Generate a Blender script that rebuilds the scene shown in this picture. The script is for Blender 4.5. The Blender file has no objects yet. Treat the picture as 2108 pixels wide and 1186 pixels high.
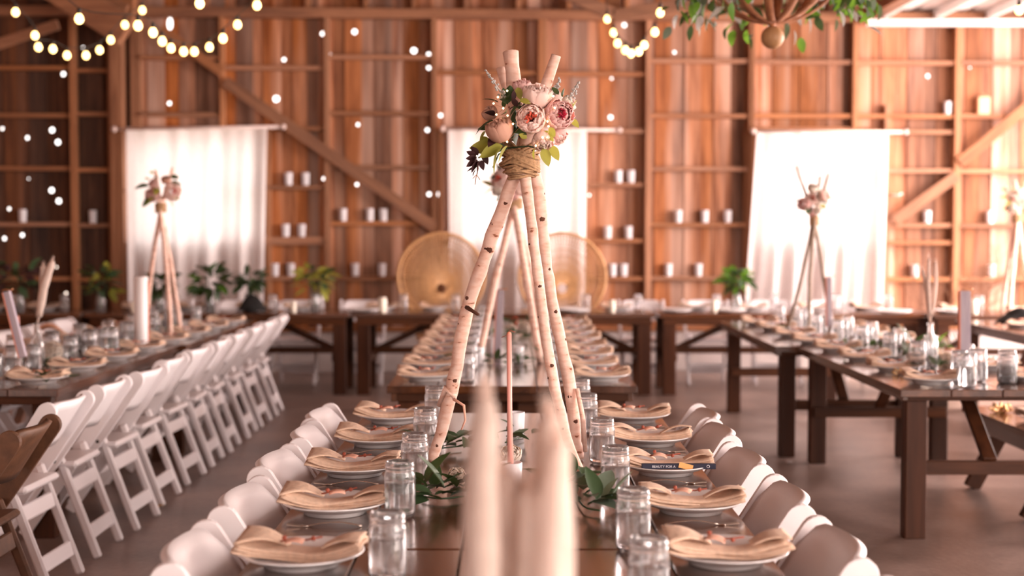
import bpy, math, random
from mathutils import Vector, Matrix, Quaternion
from math import sin, cos, pi, radians, sqrt, atan, atan2
random.seed(7)
SC = bpy.context.scene
COL = SC.collection

# ------------------------------------------------------------------ camera
CAM_Z, FPX, W, H = 1.56, 2850.0, 2108, 1186
PITCH = atan(126 / FPX)
cam_d = bpy.data.cameras.new('camera')
cam = bpy.data.objects.new('camera', cam_d)
COL.objects.link(cam)
cam.location = (0, 0, CAM_Z)
cam.rotation_euler = (pi / 2 - PITCH, 0, 0)
cam_d.sensor_width = 36
cam_d.lens = 36 * FPX / W
cam_d.clip_start = 0.05
cam_d.dof.use_dof = True
cam_d.dof.focus_distance = 4.5
cam_d.dof.aperture_fstop = cam_d.lens / 1000 / 0.026
SC.camera = cam

# ------------------------------------------------------------------ view, sky, sun
SC.view_settings.view_transform = 'Standard'
SC.view_settings.look = 'None'
SC.view_settings.gamma = 1
SC.view_settings.exposure = 0.46
SC.view_settings.use_curve_mapping = False
wd = bpy.data.worlds.new('sky')
SC.world = wd
wd.use_nodes = True
bg = wd.node_tree.nodes['Background']
bg.inputs[0].default_value = (1.0, 0.90, 0.86, 1)
bg.inputs[1].default_value = 3.4

def lamp(name, kind, loc, rot, energy, color, **kw):
    d = bpy.data.lights.new(name, kind)
    d.energy = energy
    d.color = color
    for k, v in kw.items():
        setattr(d, k, v)
    o = bpy.data.objects.new(name, d)
    COL.objects.link(o)
    o.location = loc
    o.rotation_euler = rot
    return o
# low daylight sun from the open right-hand side
lamp('sun', 'SUN', (12, 12, 8), (0, radians(52), radians(2)), 6.0, (1.0, 0.90, 0.80), angle=radians(1.5))
# area lamp for daylight from the open right-hand side, then two added foreground fills
lamp('side_daylight', 'AREA', (7.4, 11.4, 2.2), (0, radians(84), 0), 1050, (1.0, 0.80, 0.75), shape='RECTANGLE', size=3.0, size_y=6.5)
lamp('indoor_fill', 'AREA', (1.5, -4.6, 2.6), (radians(78), 0, 0), 90, (1.0, 0.82, 0.74), shape='RECTANGLE', size=8, size_y=3.6)  # unseen fill lamp inside the hall, added to brighten the foreground
lamp('front_side_fill', 'AREA', (6.8, -.6, 2.5), (radians(12), radians(80), radians(22)), 620, (1.0, 0.82, 0.74), shape='RECTANGLE', size=2.6, size_y=5)  # added fill at the right side, lifts the front table

# ------------------------------------------------------------------ pixel -> point at a real depth
def ray(px, py):
    u = (px - W / 2) / FPX
    v = (H / 2 - py) / FPX
    return Vector((u, cos(PITCH) + v * sin(PITCH), -sin(PITCH) + v * cos(PITCH)))
def at(px, py, Y):
    d = ray(px, py)
    return Vector((0, 0, CAM_Z)) + d * (Y / d.y)
WALL_Y, WALL_S = 15.0, 0.05
WALL_A = atan(WALL_S)
def on_wall(px, py, depth=0.0):
    """coordinates (s, z) on the back wall's own plane, depth metres in front of it"""
    d = ray(px, py)
    t = (WALL_Y - depth) / (d.y - WALL_S * d.x)
    p = d * t
    return p.x / cos(WALL_A), CAM_Z + p.z

# ------------------------------------------------------------------ materials
MATS = {}
def nodes_of(m):
    m.use_nodes = True
    nt = m.node_tree
    return nt, nt.nodes['Principled BSDF']
def simple(name, col, rough=0.5, metal=0.0, spec=None, trans=0.0, ior=None, emit=None, estr=0.0, sub=0.0, noise=0.0, nscale=20, bump=0.0, coat=0.0):
    if name in MATS: return MATS[name]
    m = bpy.data.materials.new(name)
    nt, b = nodes_of(m)
    b.inputs['Base Color'].default_value = (*col, 1)
    b.inputs['Roughness'].default_value = rough
    b.inputs['Metallic'].default_value = metal
    b.inputs['Transmission Weight'].default_value = trans
    b.inputs['Coat Weight'].default_value = coat
    if ior: b.inputs['IOR'].default_value = ior
    if emit:
        b.inputs['Emission Color'].default_value = (*emit, 1)
        b.inputs['Emission Strength'].default_value = estr
    if noise or bump:
        tc = nt.nodes.new('ShaderNodeTexCoord')
        n = nt.nodes.new('ShaderNodeTexNoise')
        n.inputs['Scale'].default_value = nscale
        n.inputs['Detail'].default_value = 4
        nt.links.new(tc.outputs['Object'], n.inputs['Vector'])
        if noise:
            mr = nt.nodes.new('ShaderNodeMapRange')
            mr.inputs['From Min'].default_value = .3; mr.inputs['From Max'].default_value = .7
            mr.inputs['To Min'].default_value = 1 - noise
            mr.inputs['To Max'].default_value = 1 + noise * .5
            nt.links.new(n.outputs['Fac'], mr.inputs['Value'])
            hs = nt.nodes.new('ShaderNodeHueSaturation')
            hs.inputs['Color'].default_value = (*col, 1)
            nt.links.new(mr.outputs['Result'], hs.inputs['Value'])
            nt.links.new(hs.outputs['Color'], b.inputs['Base Color'])
        if bump:
            bp = nt.nodes.new('ShaderNodeBump')
            bp.inputs['Strength'].default_value = bump
            bp.inputs['Distance'].default_value = .004
            nt.links.new(n.outputs['Fac'], bp.inputs['Height'])
            nt.links.new(bp.outputs['Normal'], b.inputs['Normal'])
    MATS[name] = m
    return m

def thin(name, col, tcol, mixf=0.5, rough=0.6):
    """leaf, petal and cloth: diffuse plus light passing through"""
    if name in MATS: return MATS[name]
    m = bpy.data.materials.new(name)
    nt, b = nodes_of(m)
    out = nt.nodes['Material Output']
    b.inputs['Roughness'].default_value = rough
    tc = nt.nodes.new('ShaderNodeTexCoord')
    n = nt.nodes.new('ShaderNodeTexNoise'); n.inputs['Scale'].default_value = 30
    nt.links.new(tc.outputs['Object'], n.inputs['Vector'])
    oi = nt.nodes.new('ShaderNodeObjectInfo')
    ad = nt.nodes.new('ShaderNodeMath'); ad.operation = 'ADD'
    nt.links.new(n.outputs['Fac'], ad.inputs[0]); nt.links.new(oi.outputs['Random'], ad.inputs[1])
    mr = nt.nodes.new('ShaderNodeMapRange'); mr.inputs['From Max'].default_value = 1.6
    mr.inputs['To Min'].default_value = .72; mr.inputs['To Max'].default_value = 1.2
    nt.links.new(ad.outputs[0], mr.inputs['Value'])
    hs = nt.nodes.new('ShaderNodeHueSaturation'); hs.inputs['Color'].default_value = (*col, 1)
    nt.links.new(mr.outputs[0], hs.inputs['Value'])
    nt.links.new(hs.outputs[0], b.inputs['Base Color'])
    tr = nt.nodes.new('ShaderNodeBsdfTranslucent'); tr.inputs[0].default_value = (*tcol, 1)
    mx = nt.nodes.new('ShaderNodeMixShader'); mx.inputs[0].default_value = mixf
    nt.links.new(b.outputs[0], mx.inputs[1]); nt.links.new(tr.outputs[0], mx.inputs[2])
    nt.links.new(mx.outputs[0], out.inputs[0])
    MATS[name] = m
    return m

def wood(name, c0, c1, axis='Z', rough=0.6, scale=1.0, vary=0.35, coat=0.0, pale=None, bump=.25, roughvar=0.0, spec=.5):
    """grain along the object's own axis, tone shifting from piece to piece"""
    if name in MATS: return MATS[name]
    m = bpy.data.materials.new(name)
    nt, b = nodes_of(m)
    L = nt.links.new
    tc = nt.nodes.new('ShaderNodeTexCoord')
    mp = nt.nodes.new('ShaderNodeMapping')
    s = [11.0 * scale] * 3
    s['XYZ'.index(axis)] = 0.9 * scale
    mp.inputs['Scale'].default_value = s
    oi = nt.nodes.new('ShaderNodeObjectInfo')
    av = nt.nodes.new('ShaderNodeVectorMath'); av.operation = 'MULTIPLY_ADD'
    cb = nt.nodes.new('ShaderNodeCombineXYZ')
    for i in range(3): L(oi.outputs['Random'], cb.inputs[i])
    L(cb.outputs[0], av.inputs[0]); av.inputs[1].default_value = (37, 53, 71)
    L(tc.outputs['Object'], av.inputs[2])
    L(av.outputs[0], mp.inputs['Vector'])
    n = nt.nodes.new('ShaderNodeTexNoise'); n.inputs['Scale'].default_value = 1; n.inputs['Detail'].default_value = 6; n.inputs['Roughness'].default_value = .6
    n.inputs['Distortion'].default_value = .6
    L(mp.outputs[0], n.inputs['Vector'])
    cr = nt.nodes.new('ShaderNodeValToRGB')
    cr.color_ramp.elements[0].position = .32; cr.color_ramp.elements[0].color = (*c0, 1)
    cr.color_ramp.elements[1].position = .68; cr.color_ramp.elements[1].color = (*c1, 1)
    L(n.outputs['Fac'], cr.inputs[0])
    last = cr.outputs[0]
    if pale:
        n2 = nt.nodes.new('ShaderNodeTexNoise'); n2.inputs['Scale'].default_value = .35; n2.inputs['Detail'].default_value = 3
        L(mp.outputs[0], n2.inputs['Vector'])
        m2 = nt.nodes.new('ShaderNodeMapRange'); m2.inputs['From Min'].default_value = .48; m2.inputs['From Max'].default_value = .72
        m2.inputs['To Max'].default_value = .8
        L(n2.outputs['Fac'], m2.inputs['Value'])
        mc = nt.nodes.new('ShaderNodeMix'); mc.data_type = 'RGBA'
        L(m2.outputs[0], mc.inputs[0]); L(last, mc.inputs[6]); mc.inputs[7].default_value = (*pale, 1)
        last = mc.outputs[2]
    hs = nt.nodes.new('ShaderNodeHueSaturation')
    mr = nt.nodes.new('ShaderNodeMapRange'); mr.inputs['To Min'].default_value = 1 - vary; mr.inputs['To Max'].default_value = 1 + vary
    L(oi.outputs['Random'], mr.inputs['Value']); L(mr.outputs[0], hs.inputs['Value']); L(last, hs.inputs['Color'])
    ms = nt.nodes.new('ShaderNodeMath'); ms.operation = 'MULTIPLY'; ms.inputs[1].default_value = 7.13
    fr = nt.nodes.new('ShaderNodeMath'); fr.operation = 'FRACT'
    L(oi.outputs['Random'], ms.inputs[0]); L(ms.outputs[0], fr.inputs[0])
    m3 = nt.nodes.new('ShaderNodeMapRange'); m3.inputs['To Min'].default_value = 1 - vary * .5; m3.inputs['To Max'].default_value = 1 + vary * .3
    L(fr.outputs[0], m3.inputs['Value']); L(m3.outputs[0], hs.inputs['Saturation'])
    L(hs.outputs[0], b.inputs['Base Color'])
    b.inputs['Roughness'].default_value = rough
    b.inputs['Specular IOR Level'].default_value = spec
    b.inputs['Coat Weight'].default_value = coat
    b.inputs['Coat Roughness'].default_value = .12
    if roughvar:
        m4 = nt.nodes.new('ShaderNodeMapRange'); m4.inputs['To Min'].default_value = rough - roughvar; m4.inputs['To Max'].default_value = rough + roughvar
        L(n.outputs['Fac'], m4.inputs['Value']); L(m4.outputs[0], b.inputs['Roughness'])
    bp = nt.nodes.new('ShaderNodeBump'); bp.inputs['Strength'].default_value = bump; bp.inputs['Distance'].default_value = .003
    L(n.outputs['Fac'], bp.inputs['Height']); L(bp.outputs[0], b.inputs['Normal'])
    MATS[name] = m
    return m

M_PLANK = wood('barn_plank_wood', (.17, .050, .014), (.47, .19, .080), 'Z', .75, 1.0, .42, pale=(.62, .40, .30))
M_PLANKD = wood('shaded_plank_wood', (.045, .014, .005), (.17, .060, .020), 'Z', .8, 1.0, .4)  # darker plank copy; the left bay's dimness is put into its colour
M_POST = wood('barn_post_wood', (.22, .085, .035), (.42, .19, .09), 'Z', .75, 1.0, .15)
M_GIRT = wood('barn_girt_wood', (.20, .075, .030), (.38, .165, .075), 'X', .75, 1.0, .25)
M_BEAM = wood('barn_beam_wood', (.16, .06, .025), (.33, .14, .06), 'X', .75, 1.0, .2)
M_TOP = wood('stained_tabletop_wood', (.040, .013, .005), (.130, .045, .016), 'Y', .22, .8, .25, coat=.5, bump=.10, roughvar=.06)
M_LEG = wood('stained_table_leg_wood', (.032, .010, .004), (.080, .026, .010), 'Z', .5, 1, .15, spec=.2)
M_RAIL = wood('stained_table_rail_wood', (.035, .011, .004), (.11, .036, .012), 'X', .5, 1, .15, spec=.2)
M_WHITE = simple('white_resin', (.80, .75, .76), .38, noise=.04, nscale=6)
M_PLATE = simple('white_glazed_china', (.85, .82, .82), .15, coat=.3)
M_NAPKIN = simple('beige_linen', (.70, .50, .37), .9, noise=.16, nscale=70, bump=.5)
M_GLASS = simple('jar_glass', (.97, .99, 1.0), .02, trans=1.0, ior=1.45)
M_GLASSB = simple('pressed_jar_glass', (.99, .99, 1.0), .02, trans=1.0, ior=1.42, bump=.40, nscale=26)
def haze_glass(m, f):
    nt = m.node_tree; b = nt.nodes['Principled BSDF']; out = nt.nodes['Material Output']
    d = nt.nodes.new('ShaderNodeBsdfDiffuse'); d.inputs[0].default_value = (.92, .90, .90, 1)
    tr = nt.nodes.new('ShaderNodeBsdfTranslucent'); tr.inputs[0].default_value = (.92, .90, .90, 1)
    a = nt.nodes.new('ShaderNodeMixShader'); nt.links.new(d.outputs[0], a.inputs[1]); nt.links.new(tr.outputs[0], a.inputs[2])
    x = nt.nodes.new('ShaderNodeMixShader'); x.inputs[0].default_value = f
    nt.links.new(b.outputs[0], x.inputs[1]); nt.links.new(a.outputs[0], x.inputs[2]); nt.links.new(x.outputs[0], out.inputs[0])
haze_glass(M_GLASS, .09); haze_glass(M_GLASSB, .06)
M_WATER = simple('water', (1, 1, 1), .0, trans=1.0, ior=1.33)
M_FROST = simple('frosted_white_glass', (.82, .80, .83), .35, noise=.05)
M_WAX = simple('pink_wax', (.80, .36, .30), .45, noise=.06)
M_IVORY = simple('ivory_wax', (.85, .78, .66), .5)
M_LILAC = wood('greywashed_lilac_wood', (.33, .28, .33), (.46, .40, .44), 'Z', .7, 3, .05)
M_CORAL = simple('coral_edge_paint', (.75, .27, .17), .6, noise=.08)
M_COPPER = simple('copper_wire', (.72, .35, .18), .3, metal=.9)
M_STEEL = simple('cutlery_steel', (.70, .60, .52), .22, metal=1.0)
M_GOLD = simple('gold_foil', (.80, .48, .18), .3, metal=.9)
M_TAG = simple('peach_paper_tag', (.82, .45, .33), .8, noise=.12, nscale=60)
M_RUST = simple('rust_twig', (.34, .075, .04), .7, noise=.2)
M_LEAF = thin('eucalyptus_leaf', (.045, .085, .035), (.08, .13, .03), .25, .5)
M_LEAF2 = thin('sage_leaf', (.16, .21, .15), (.15, .2, .1), .25, .6)
M_LIME = thin('lime_leaf', (.36, .36, .07), (.50, .50, .08), .45, .5)
M_BRIGHT = thin('bright_green_leaf', (.10, .24, .03), (.2, .4, .04), .4, .5)
M_DARK = thin('plum_dark_leaf', (.05, .018, .020), (.06, .02, .02), .2, .6)
M_PETAL = thin('blush_petal', (.97, .80, .73), (.97, .74, .66), .40, .7)
M_PETALW = thin('cream_petal', (.93, .84, .75), (.9, .74, .58), .3, .7)
M_PETALP = thin('rose_pink_petal', (.94, .66, .62), (.94, .58, .52), .35, .7)
M_PETALB = thin('dusky_brown_petal', (.66, .38, .28), (.6, .28, .18), .25, .8)
M_CORE = thin('coral_petal', (.78, .14, .08), (.7, .1, .06), .3, .7)
M_CORE2 = thin('magenta_petal', (.72, .05, .12), (.7, .05, .1), .3, .7)
M_SILVER = thin('silver_foliage', (.62, .60, .58), (.5, .5, .45), .3, .8)
M_TWINE = simple('jute_twine', (.46, .28, .15), .95, noise=.35, nscale=90, bump=1)
M_STUB = simple('birch_knot', (.10, .035, .018), .9, noise=.3)
M_TIP = simple('birch_cut_wood', (.35, .17, .09), .9, noise=.3)
M_FAIRY = simple('warm_fairy_bulb', (1, .9, .7), .3, emit=(1, .62, .30), estr=9)
M_BULB = simple('warm_globe_bulb', (1, .9, .7), .2, emit=(1, .62, .20), estr=5)
M_SOCK = simple('black_rubber', (.02, .015, .012), .6)
M_RATTAN = simple('rattan_cane', (.62, .34, .15), .6, noise=.2, nscale=30)
M_WICK = simple('black_cloth', (.012, .011, .011), .85, noise=.2, bump=.5)
M_PAMPAS = thin('pampas_plume', (.82, .68, .60), (.80, .64, .55), .35, .9)
M_ROD = simple('pale_curtain_rod', (.74, .60, .55), .5, noise=.05)
M_NAVY = simple('navy_card', (.018, .020, .045), .6)
M_PRINT = simple('white_print', (.75, .75, .78), .6)
M_BALL = wood('turned_ball_wood', (.34, .17, .07), (.50, .28, .13), 'Z', .55, 2, .02)
M_HOOP = wood('bent_hoop_wood', (.26, .09, .035), (.46, .19, .08), 'Z', .6, 2, .1)
M_BRANCH = simple('dry_branch', (.30, .15, .09), .9, noise=.2)
M_GREYPOLE = simple('grey_branch', (.34, .26, .20), .9, noise=.3, nscale=40)
M_METALROOF = simple('white_painted_roof_metal', (.82, .78, .76), .45, noise=.05, nscale=3)
M_CURB = simple('limewashed_concrete', (.52, .46, .44), .9, noise=.18, nscale=5, bump=.3)
M_CHALK = simple('white_ceramic', (.84, .80, .80), .5)
M_BROWN = simple('brown_wicker', (.12, .05, .022), .6, noise=.3, nscale=25, bump=.6)

def birch_mat():
    m = bpy.data.materials.new('birch_bark')
    nt, b = nodes_of(m); L = nt.links.new
    tc = nt.nodes.new('ShaderNodeTexCoord')
    mp = nt.nodes.new('ShaderNodeMapping'); mp.inputs['Scale'].default_value = (22, 22, 60)
    L(tc.outputs['Object'], mp.inputs[0])
    n = nt.nodes.new('ShaderNodeTexNoise'); n.inputs['Scale'].default_value = 1.0; n.inputs['Detail'].default_value = 3
    L(mp.outputs[0], n.inputs['Vector'])
    cr = nt.nodes.new('ShaderNodeValToRGB')
    e = cr.color_ramp.elements
    e[0].position = .0; e[0].color = (.80, .52, .42, 1)
    e[1].position = .66; e[1].color = (.74, .44, .33, 1)
    k = e.new(.705); k.color = (.30, .10, .05, 1)
    k = e.new(.42); k.color = (.84, .60, .50, 1)
    L(n.outputs['Fac'], cr.inputs[0])
    n2 = nt.nodes.new('ShaderNodeTexNoise'); n2.inputs['Scale'].default_value = 6
    L(tc.outputs['Object'], n2.inputs['Vector'])
    mr = nt.nodes.new('ShaderNodeMapRange'); mr.inputs['From Min'].default_value = .35; mr.inputs['From Max'].default_value = .65
    mr.inputs['To Min'].default_value = .85; mr.inputs['To Max'].default_value = 1.12
    L(n2.outputs['Fac'], mr.inputs[0])
    hs = nt.nodes.new('ShaderNodeHueSaturation'); L(cr.outputs[0], hs.inputs['Color']); L(mr.outputs[0], hs.inputs['Value'])
    L(hs.outputs[0], b.inputs['Base Color'])
    b.inputs['Roughness'].default_value = .75
    bp = nt.nodes.new('ShaderNodeBump'); bp.inputs['Strength'].default_value = .5; bp.inputs['Distance'].default_value = .003
    L(n.outputs['Fac'], bp.inputs['Height']); L(bp.outputs[0], b.inputs['Normal'])
    return m
M_BIRCH = birch_mat()

def concrete_mat():
    m = bpy.data.materials.new('worn_concrete')
    nt, b = nodes_of(m); L = nt.links.new
    tc = nt.nodes.new('ShaderNodeTexCoord')
    n = nt.nodes.new('ShaderNodeTexNoise'); n.inputs['Scale'].default_value = 1.1; n.inputs['Detail'].default_value = 9; n.inputs['Roughness'].default_value = .62
    L(tc.outputs['Object'], n.inputs['Vector'])
    cr = nt.nodes.new('ShaderNodeValToRGB'); e = cr.color_ramp.elements
    e[0].position = .30; e[0].color = (.085, .050, .036, 1)
    e[1].position = .72; e[1].color = (.40, .29, .25, 1)
    L(n.outputs['Fac'], cr.inputs[0])
    n2 = nt.nodes.new('ShaderNodeTexNoise'); n2.inputs['Scale'].default_value = 34; n2.inputs['Detail'].default_value = 4
    L(tc.outputs['Object'], n2.inputs['Vector'])
    mr = nt.nodes.new('ShaderNodeMapRange'); mr.inputs['From Min'].default_value = .3; mr.inputs['From Max'].default_value = .7
    mr.inputs['To Min'].default_value = .88; mr.inputs['To Max'].default_value = 1.1
    L(n2.outputs['Fac'], mr.inputs[0])
    hs = nt.nodes.new('ShaderNodeHueSaturation'); L(cr.outputs[0], hs.inputs['Color']); L(mr.outputs[0], hs.inputs['Value'])
    L(hs.outputs[0], b.inputs['Base Color'])
    m2 = nt.nodes.new('ShaderNodeMapRange'); m2.inputs['To Min'].default_value = .20; m2.inputs['To Max'].default_value = .48
    L(n.outputs['Fac'], m2.inputs[0]); L(m2.outputs[0], b.inputs['Roughness'])
    bp = nt.nodes.new('ShaderNodeBump'); bp.inputs['Strength'].default_value = .25; bp.inputs['Distance'].default_value = .01
    L(n2.outputs['Fac'], bp.inputs['Height']); L(bp.outputs[0], b.inputs['Normal'])
    return m
M_FLOOR = concrete_mat()
M_GROUND = simple('pale_gravel_ground', (.55, .48, .42), .95, noise=.2, nscale=4)
M_CURTAIN = thin('white_muslin', (.86, .80, .79), (.90, .87, .86), .45, .9)

# ------------------------------------------------------------------ mesh building
class MB:
    def __init__(s): s.v = []; s.f = []; s.sm = []
    def add(s, vs, fs, smooth=False, mx=None):
        n = len(s.v)
        if mx is not None: vs = [mx @ Vector(p) for p in vs]
        s.v += [tuple(p) for p in vs]
        s.f += [tuple(i + n for i in f) for f in fs]
        s.sm += [smooth] * len(fs)
        return s
    def box(s, c, d, rot=None, bev=0.0):
        hx, hy, hz = d[0] / 2, d[1] / 2, d[2] / 2
        mx = Matrix.Translation(Vector(c)) @ (rot.to_matrix().to_4x4() if isinstance(rot, Quaternion) else (rot or Matrix.Identity(4)))
        b = min(bev, hx * .9, hy * .9, hz * .9)
        if b <= 0:
            vs = [(x, y, z) for x in (-hx, hx) for y in (-hy, hy) for z in (-hz, hz)]
            fs = [(0, 1, 3, 2), (4, 6, 7, 5), (0, 4, 5, 1), (2, 3, 7, 6), (0, 2, 6, 4), (1, 5, 7, 3)]
            return s.add(vs, fs, False, mx)
        vs = []; idx = {}
        for sx in (-1, 1):
            for sy in (-1, 1):
                for sz in (-1, 1):
                    for k in range(3):
                        p = [sx * (hx - b), sy * (hy - b), sz * (hz - b)]
                        p[k] = (sx * hx, sy * hy, sz * hz)[k]
                        idx[sx, sy, sz, k] = len(vs); vs.append(p)
        fs = []
        for k in range(3):
            a, c2 = [i for i in range(3) if i != k]
            for sg in (-1, 1):
                q = []
                for (u, v) in ((-1, -1), (1, -1), (1, 1), (-1, 1)):
                    t = [0, 0, 0]; t[k] = sg; t[a] = u; t[c2] = v
                    q.append(idx[t[0], t[1], t[2], k])
                fs.append(q)
        for k in range(3):
            a, c2 = [i for i in range(3) if i != k]
            for u in (-1, 1):
                for v in (-1, 1):
                    t0 = [0, 0, 0]; t0[a] = u; t0[c2] = v
                    t1 = list(t0); t0[k] = -1; t1[k] = 1
                    fs.append([idx[(*t0, a)], idx[(*t1, a)], idx[(*t1, c2)], idx[(*t0, c2)]])
        for sx in (-1, 1):
            for sy in (-1, 1):
                for sz in (-1, 1):
                    fs.append([idx[sx, sy, sz, k] for k in range(3)])
        return s.add(vs, fs, False, mx)
    def bar(s, a, b, w, t, up=(0, 0, 1), bev=0.003):
        """a beam from a to b, w across, t along up"""
        a = Vector(a); b = Vector(b); d = b - a; L = d.length; d.normalize()
        u = Vector(up); x = d.cross(u)
        if x.length < 1e-4: x = d.cross(Vector((1, 0, 0)))
        x.normalize(); u = x.cross(d)
        mx = Matrix((x, u, d)).transposed().to_4x4()
        return s.box((a + b) / 2, (w, t, L), mx, bev)
    def tube(s, pts, rad, n=8, cap=True, jit=0.0):
        pts = [Vector(p) for p in pts]
        if not hasattr(rad, '__len__'): rad = [rad] * len(pts)
        vs = []; fs = []
        ref = None
        for i, p in enumerate(pts):
            t = (pts[min(i + 1, len(pts) - 1)] - pts[max(i - 1, 0)]).normalized()
            if ref is None:
                ref = t.orthogonal().normalized()
            else:
                ref = (ref - t * ref.dot(t)).normalized()
            bi = t.cross(ref)
            for k in range(n):
                a = 2 * pi * k / n
                r = rad[i] * (1 + random.uniform(-jit, jit))
                vs.append(p + (ref * cos(a) + bi * sin(a)) * r)
        for i in range(len(pts) - 1):
            for k in range(n):
                k2 = (k + 1) % n
                fs.append((i * n + k, i * n + k2, (i + 1) * n + k2, (i + 1) * n + k))
        if cap:
            fs.append(tuple(reversed(range(n))))
            fs.append(tuple((len(pts) - 1) * n + k for k in range(n)))
        return s.add(vs, fs, True)
    def lathe(s, prof, n=20, mx=None, smooth=True):
        vs = []; fs = []
        for (r, z) in prof:
            for k in range(n):
                a = 2 * pi * k / n
                vs.append((max(r, 1e-5) * cos(a), max(r, 1e-5) * sin(a), z))
        for i in range(len(prof) - 1):
            for k in range(n):
                k2 = (k + 1) % n
                fs.append((i * n + k, i * n + k2, (i + 1) * n + k2, (i + 1) * n + k))
        return s.add(vs, fs, smooth, mx)
    def sheet(s, fn, nu, nv, thick=0.0, mx=None):
        P = [[Vector(fn(i / nu, j / nv)) for j in range(nv + 1)] for i in range(nu + 1)]
        idx = lambda i, j: i * (nv + 1) + j
        top = [p for r in P for p in r]
        fs = [(idx(i, j), idx(i + 1, j), idx(i + 1, j + 1), idx(i, j + 1)) for i in range(nu) for j in range(nv)]
        if thick <= 0: return s.add(top, fs, True, mx)
        low = []
        for i in range(nu + 1):
            for j in range(nv + 1):
                du = P[min(i + 1, nu)][j] - P[max(i - 1, 0)][j]
                dv = P[i][min(j + 1, nv)] - P[i][max(j - 1, 0)]
                nn = du.cross(dv)
                nn = nn.normalized() if nn.length > 1e-12 else Vector((0, 0, 1))
                low.append(P[i][j] - nn * thick)
        N = len(top)
        fs += [tuple(reversed([a + N for a in f])) for f in fs]
        edge = [idx(i, 0) for i in range(nu + 1)] + [idx(nu, j) for j in range(1, nv + 1)] + [idx(i, nv) for i in range(nu - 1, -1, -1)] + [idx(0, j) for j in range(nv - 1, 0, -1)]
        for a, b in zip(edge, edge[1:] + edge[:1]):
            fs.append((b, a, a + N, b + N))
        return s.add(top + low, fs, True, mx)
    def ball(s, c, r, n=12, m=8, sc=(1, 1, 1)):
        vs = []; fs = []
        for i in range(m + 1):
            th = pi * i / m
            for k in range(n):
                a = 2 * pi * k / n
                rr = max(sin(th), 1e-3)
                vs.append((c[0] + r * sc[0] * rr * cos(a), c[1] + r * sc[1] * rr * sin(a), c[2] + r * sc[2] * cos(th)))
        for i in range(m):
            for k in range(n):
                k2 = (k + 1) % n
                fs.append((i * n + k, (i + 1) * n + k, (i + 1) * n + k2, i * n + k2))
        return s.add(vs, fs, True)
    def mesh(s, name, mat):
        me = bpy.data.meshes.new(name)
        me.from_pydata(s.v, [], s.f)
        me.polygons.foreach_set('use_smooth', s.sm)
        me.materials.append(mat)
        me.update()
        return me
    def build(s, name, mat, parent=None, loc=(0, 0, 0), rot=None):
        return put(name, s.mesh(name, mat), parent, loc, rot)

def put(name, me, parent=None, loc=(0, 0, 0), rot=None, scale=None):
    o = bpy.data.objects.new(name, me)
    COL.objects.link(o)
    if parent: o.parent = parent
    o.location = loc
    if rot is not None:
        if isinstance(rot, Quaternion):
            o.rotation_mode = 'QUATERNION'; o.rotation_quaternion = rot
        else: o.rotation_euler = rot
    if scale is not None: o.scale = (scale,) * 3 if not hasattr(scale, '__len__') else scale
    return o
def thing(name, label, cat, loc=(0, 0, 0), rz=0.0, group=None):
    o = put(name, None, None, loc, (0, 0, rz))
    return tag(o, label, cat, group)
def tag(o, label, cat, group=None):
    o['label'] = label; o['category'] = cat
    if group: o['group'] = group
    return o
def struct(o):
    o['kind'] = 'structure'; return o
KIDS = {}
def kids(o):
    return list(o.children)
def copy_tree(o, parent=None):
    c = o.copy(); COL.objects.link(c)
    c.parent = parent
    for ch in kids(o): copy_tree(ch, c)
    return c
PROTO = {}
def instance(key, maker, loc, rz, label, cat, group=None, scale=None):
    """first use builds the thing itself, later uses copy it with its parts"""
    if key not in PROTO:
        o = PROTO[key] = maker()
    else:
        o = copy_tree(PROTO[key])
    o.location = loc
    o.rotation_euler = (0, 0, rz) if not hasattr(rz, '__len__') else rz
    if scale: o.scale = (scale,) * 3
    return tag(o, label, cat, group)
def track(d):
    return Vector(d).normalized().to_track_quat('Z', 'Y')

# ================================================================== SETTING
MB().box((0.5, 5, -.05), (19, 24, .1)).build('floor', M_FLOOR)
struct(bpy.data.objects['floor'])
struct(MB().box((10, 20, -.16), (120, 120, .1)).build('ground_outside', M_GROUND))
# ground_outside is a thin apron around the slab

wall = put('wall_back', None, None, (0, WALL_Y, 0), (0, 0, WALL_A))
struct(wall)
S0, S1, ZT = -6.35, 8.3, 4.75
WINS = []                                     # window openings (s0, s1, z0, z1)
for (xa, xb) in ((268, 536), (930, 1196), (1552, 1818)):
    a, zt = on_wall(xa, 272); b, zb = on_wall(xb, 497)
    WINS.append((a, b, zb, zt))
HOLES_PX = [(571, 204, 10), (730, 66, 8), (665, 70, 7), (584, 123, 6), (853, 105, 9), (885, 112, 6), (885, 140, 6), (683, 112, 4), (349, 213, 6),
    (127, 153, 7), (108, 268, 8), (124, 293, 8), (62, 284, 6), (107, 392, 8), (126, 414, 8), (41, 484, 6), (10, 491, 6), (20, 430, 5), (60, 368, 3),
    (912, 238, 6), (880, 268, 6), (737, 257, 5), (667, 368, 5), (735, 380, 5), (868, 395, 6), (887, 400, 6), (902, 400, 6), (134, 604, 5), (1262, 242, 7),
    (1284, 52, 7), (1268, 78, 6), (1389, 108, 5), (1909, 157, 7), (1262, 162, 4), (1995, 140, 4), (5, 265, 5), (172, 98, 4), (117, 550, 4), (47, 140, 3), (1211, 402, 4)]
HOLES = []
for (px, py, r) in HOLES_PX:
    s_, z_ = on_wall(px, py)
    HOLES.append([s_, z_, r / 190 * .62, r / 190 * .62])
s_, z_ = on_wall(350, 49); HOLES.append([s_, z_, .028, .065])
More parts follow.
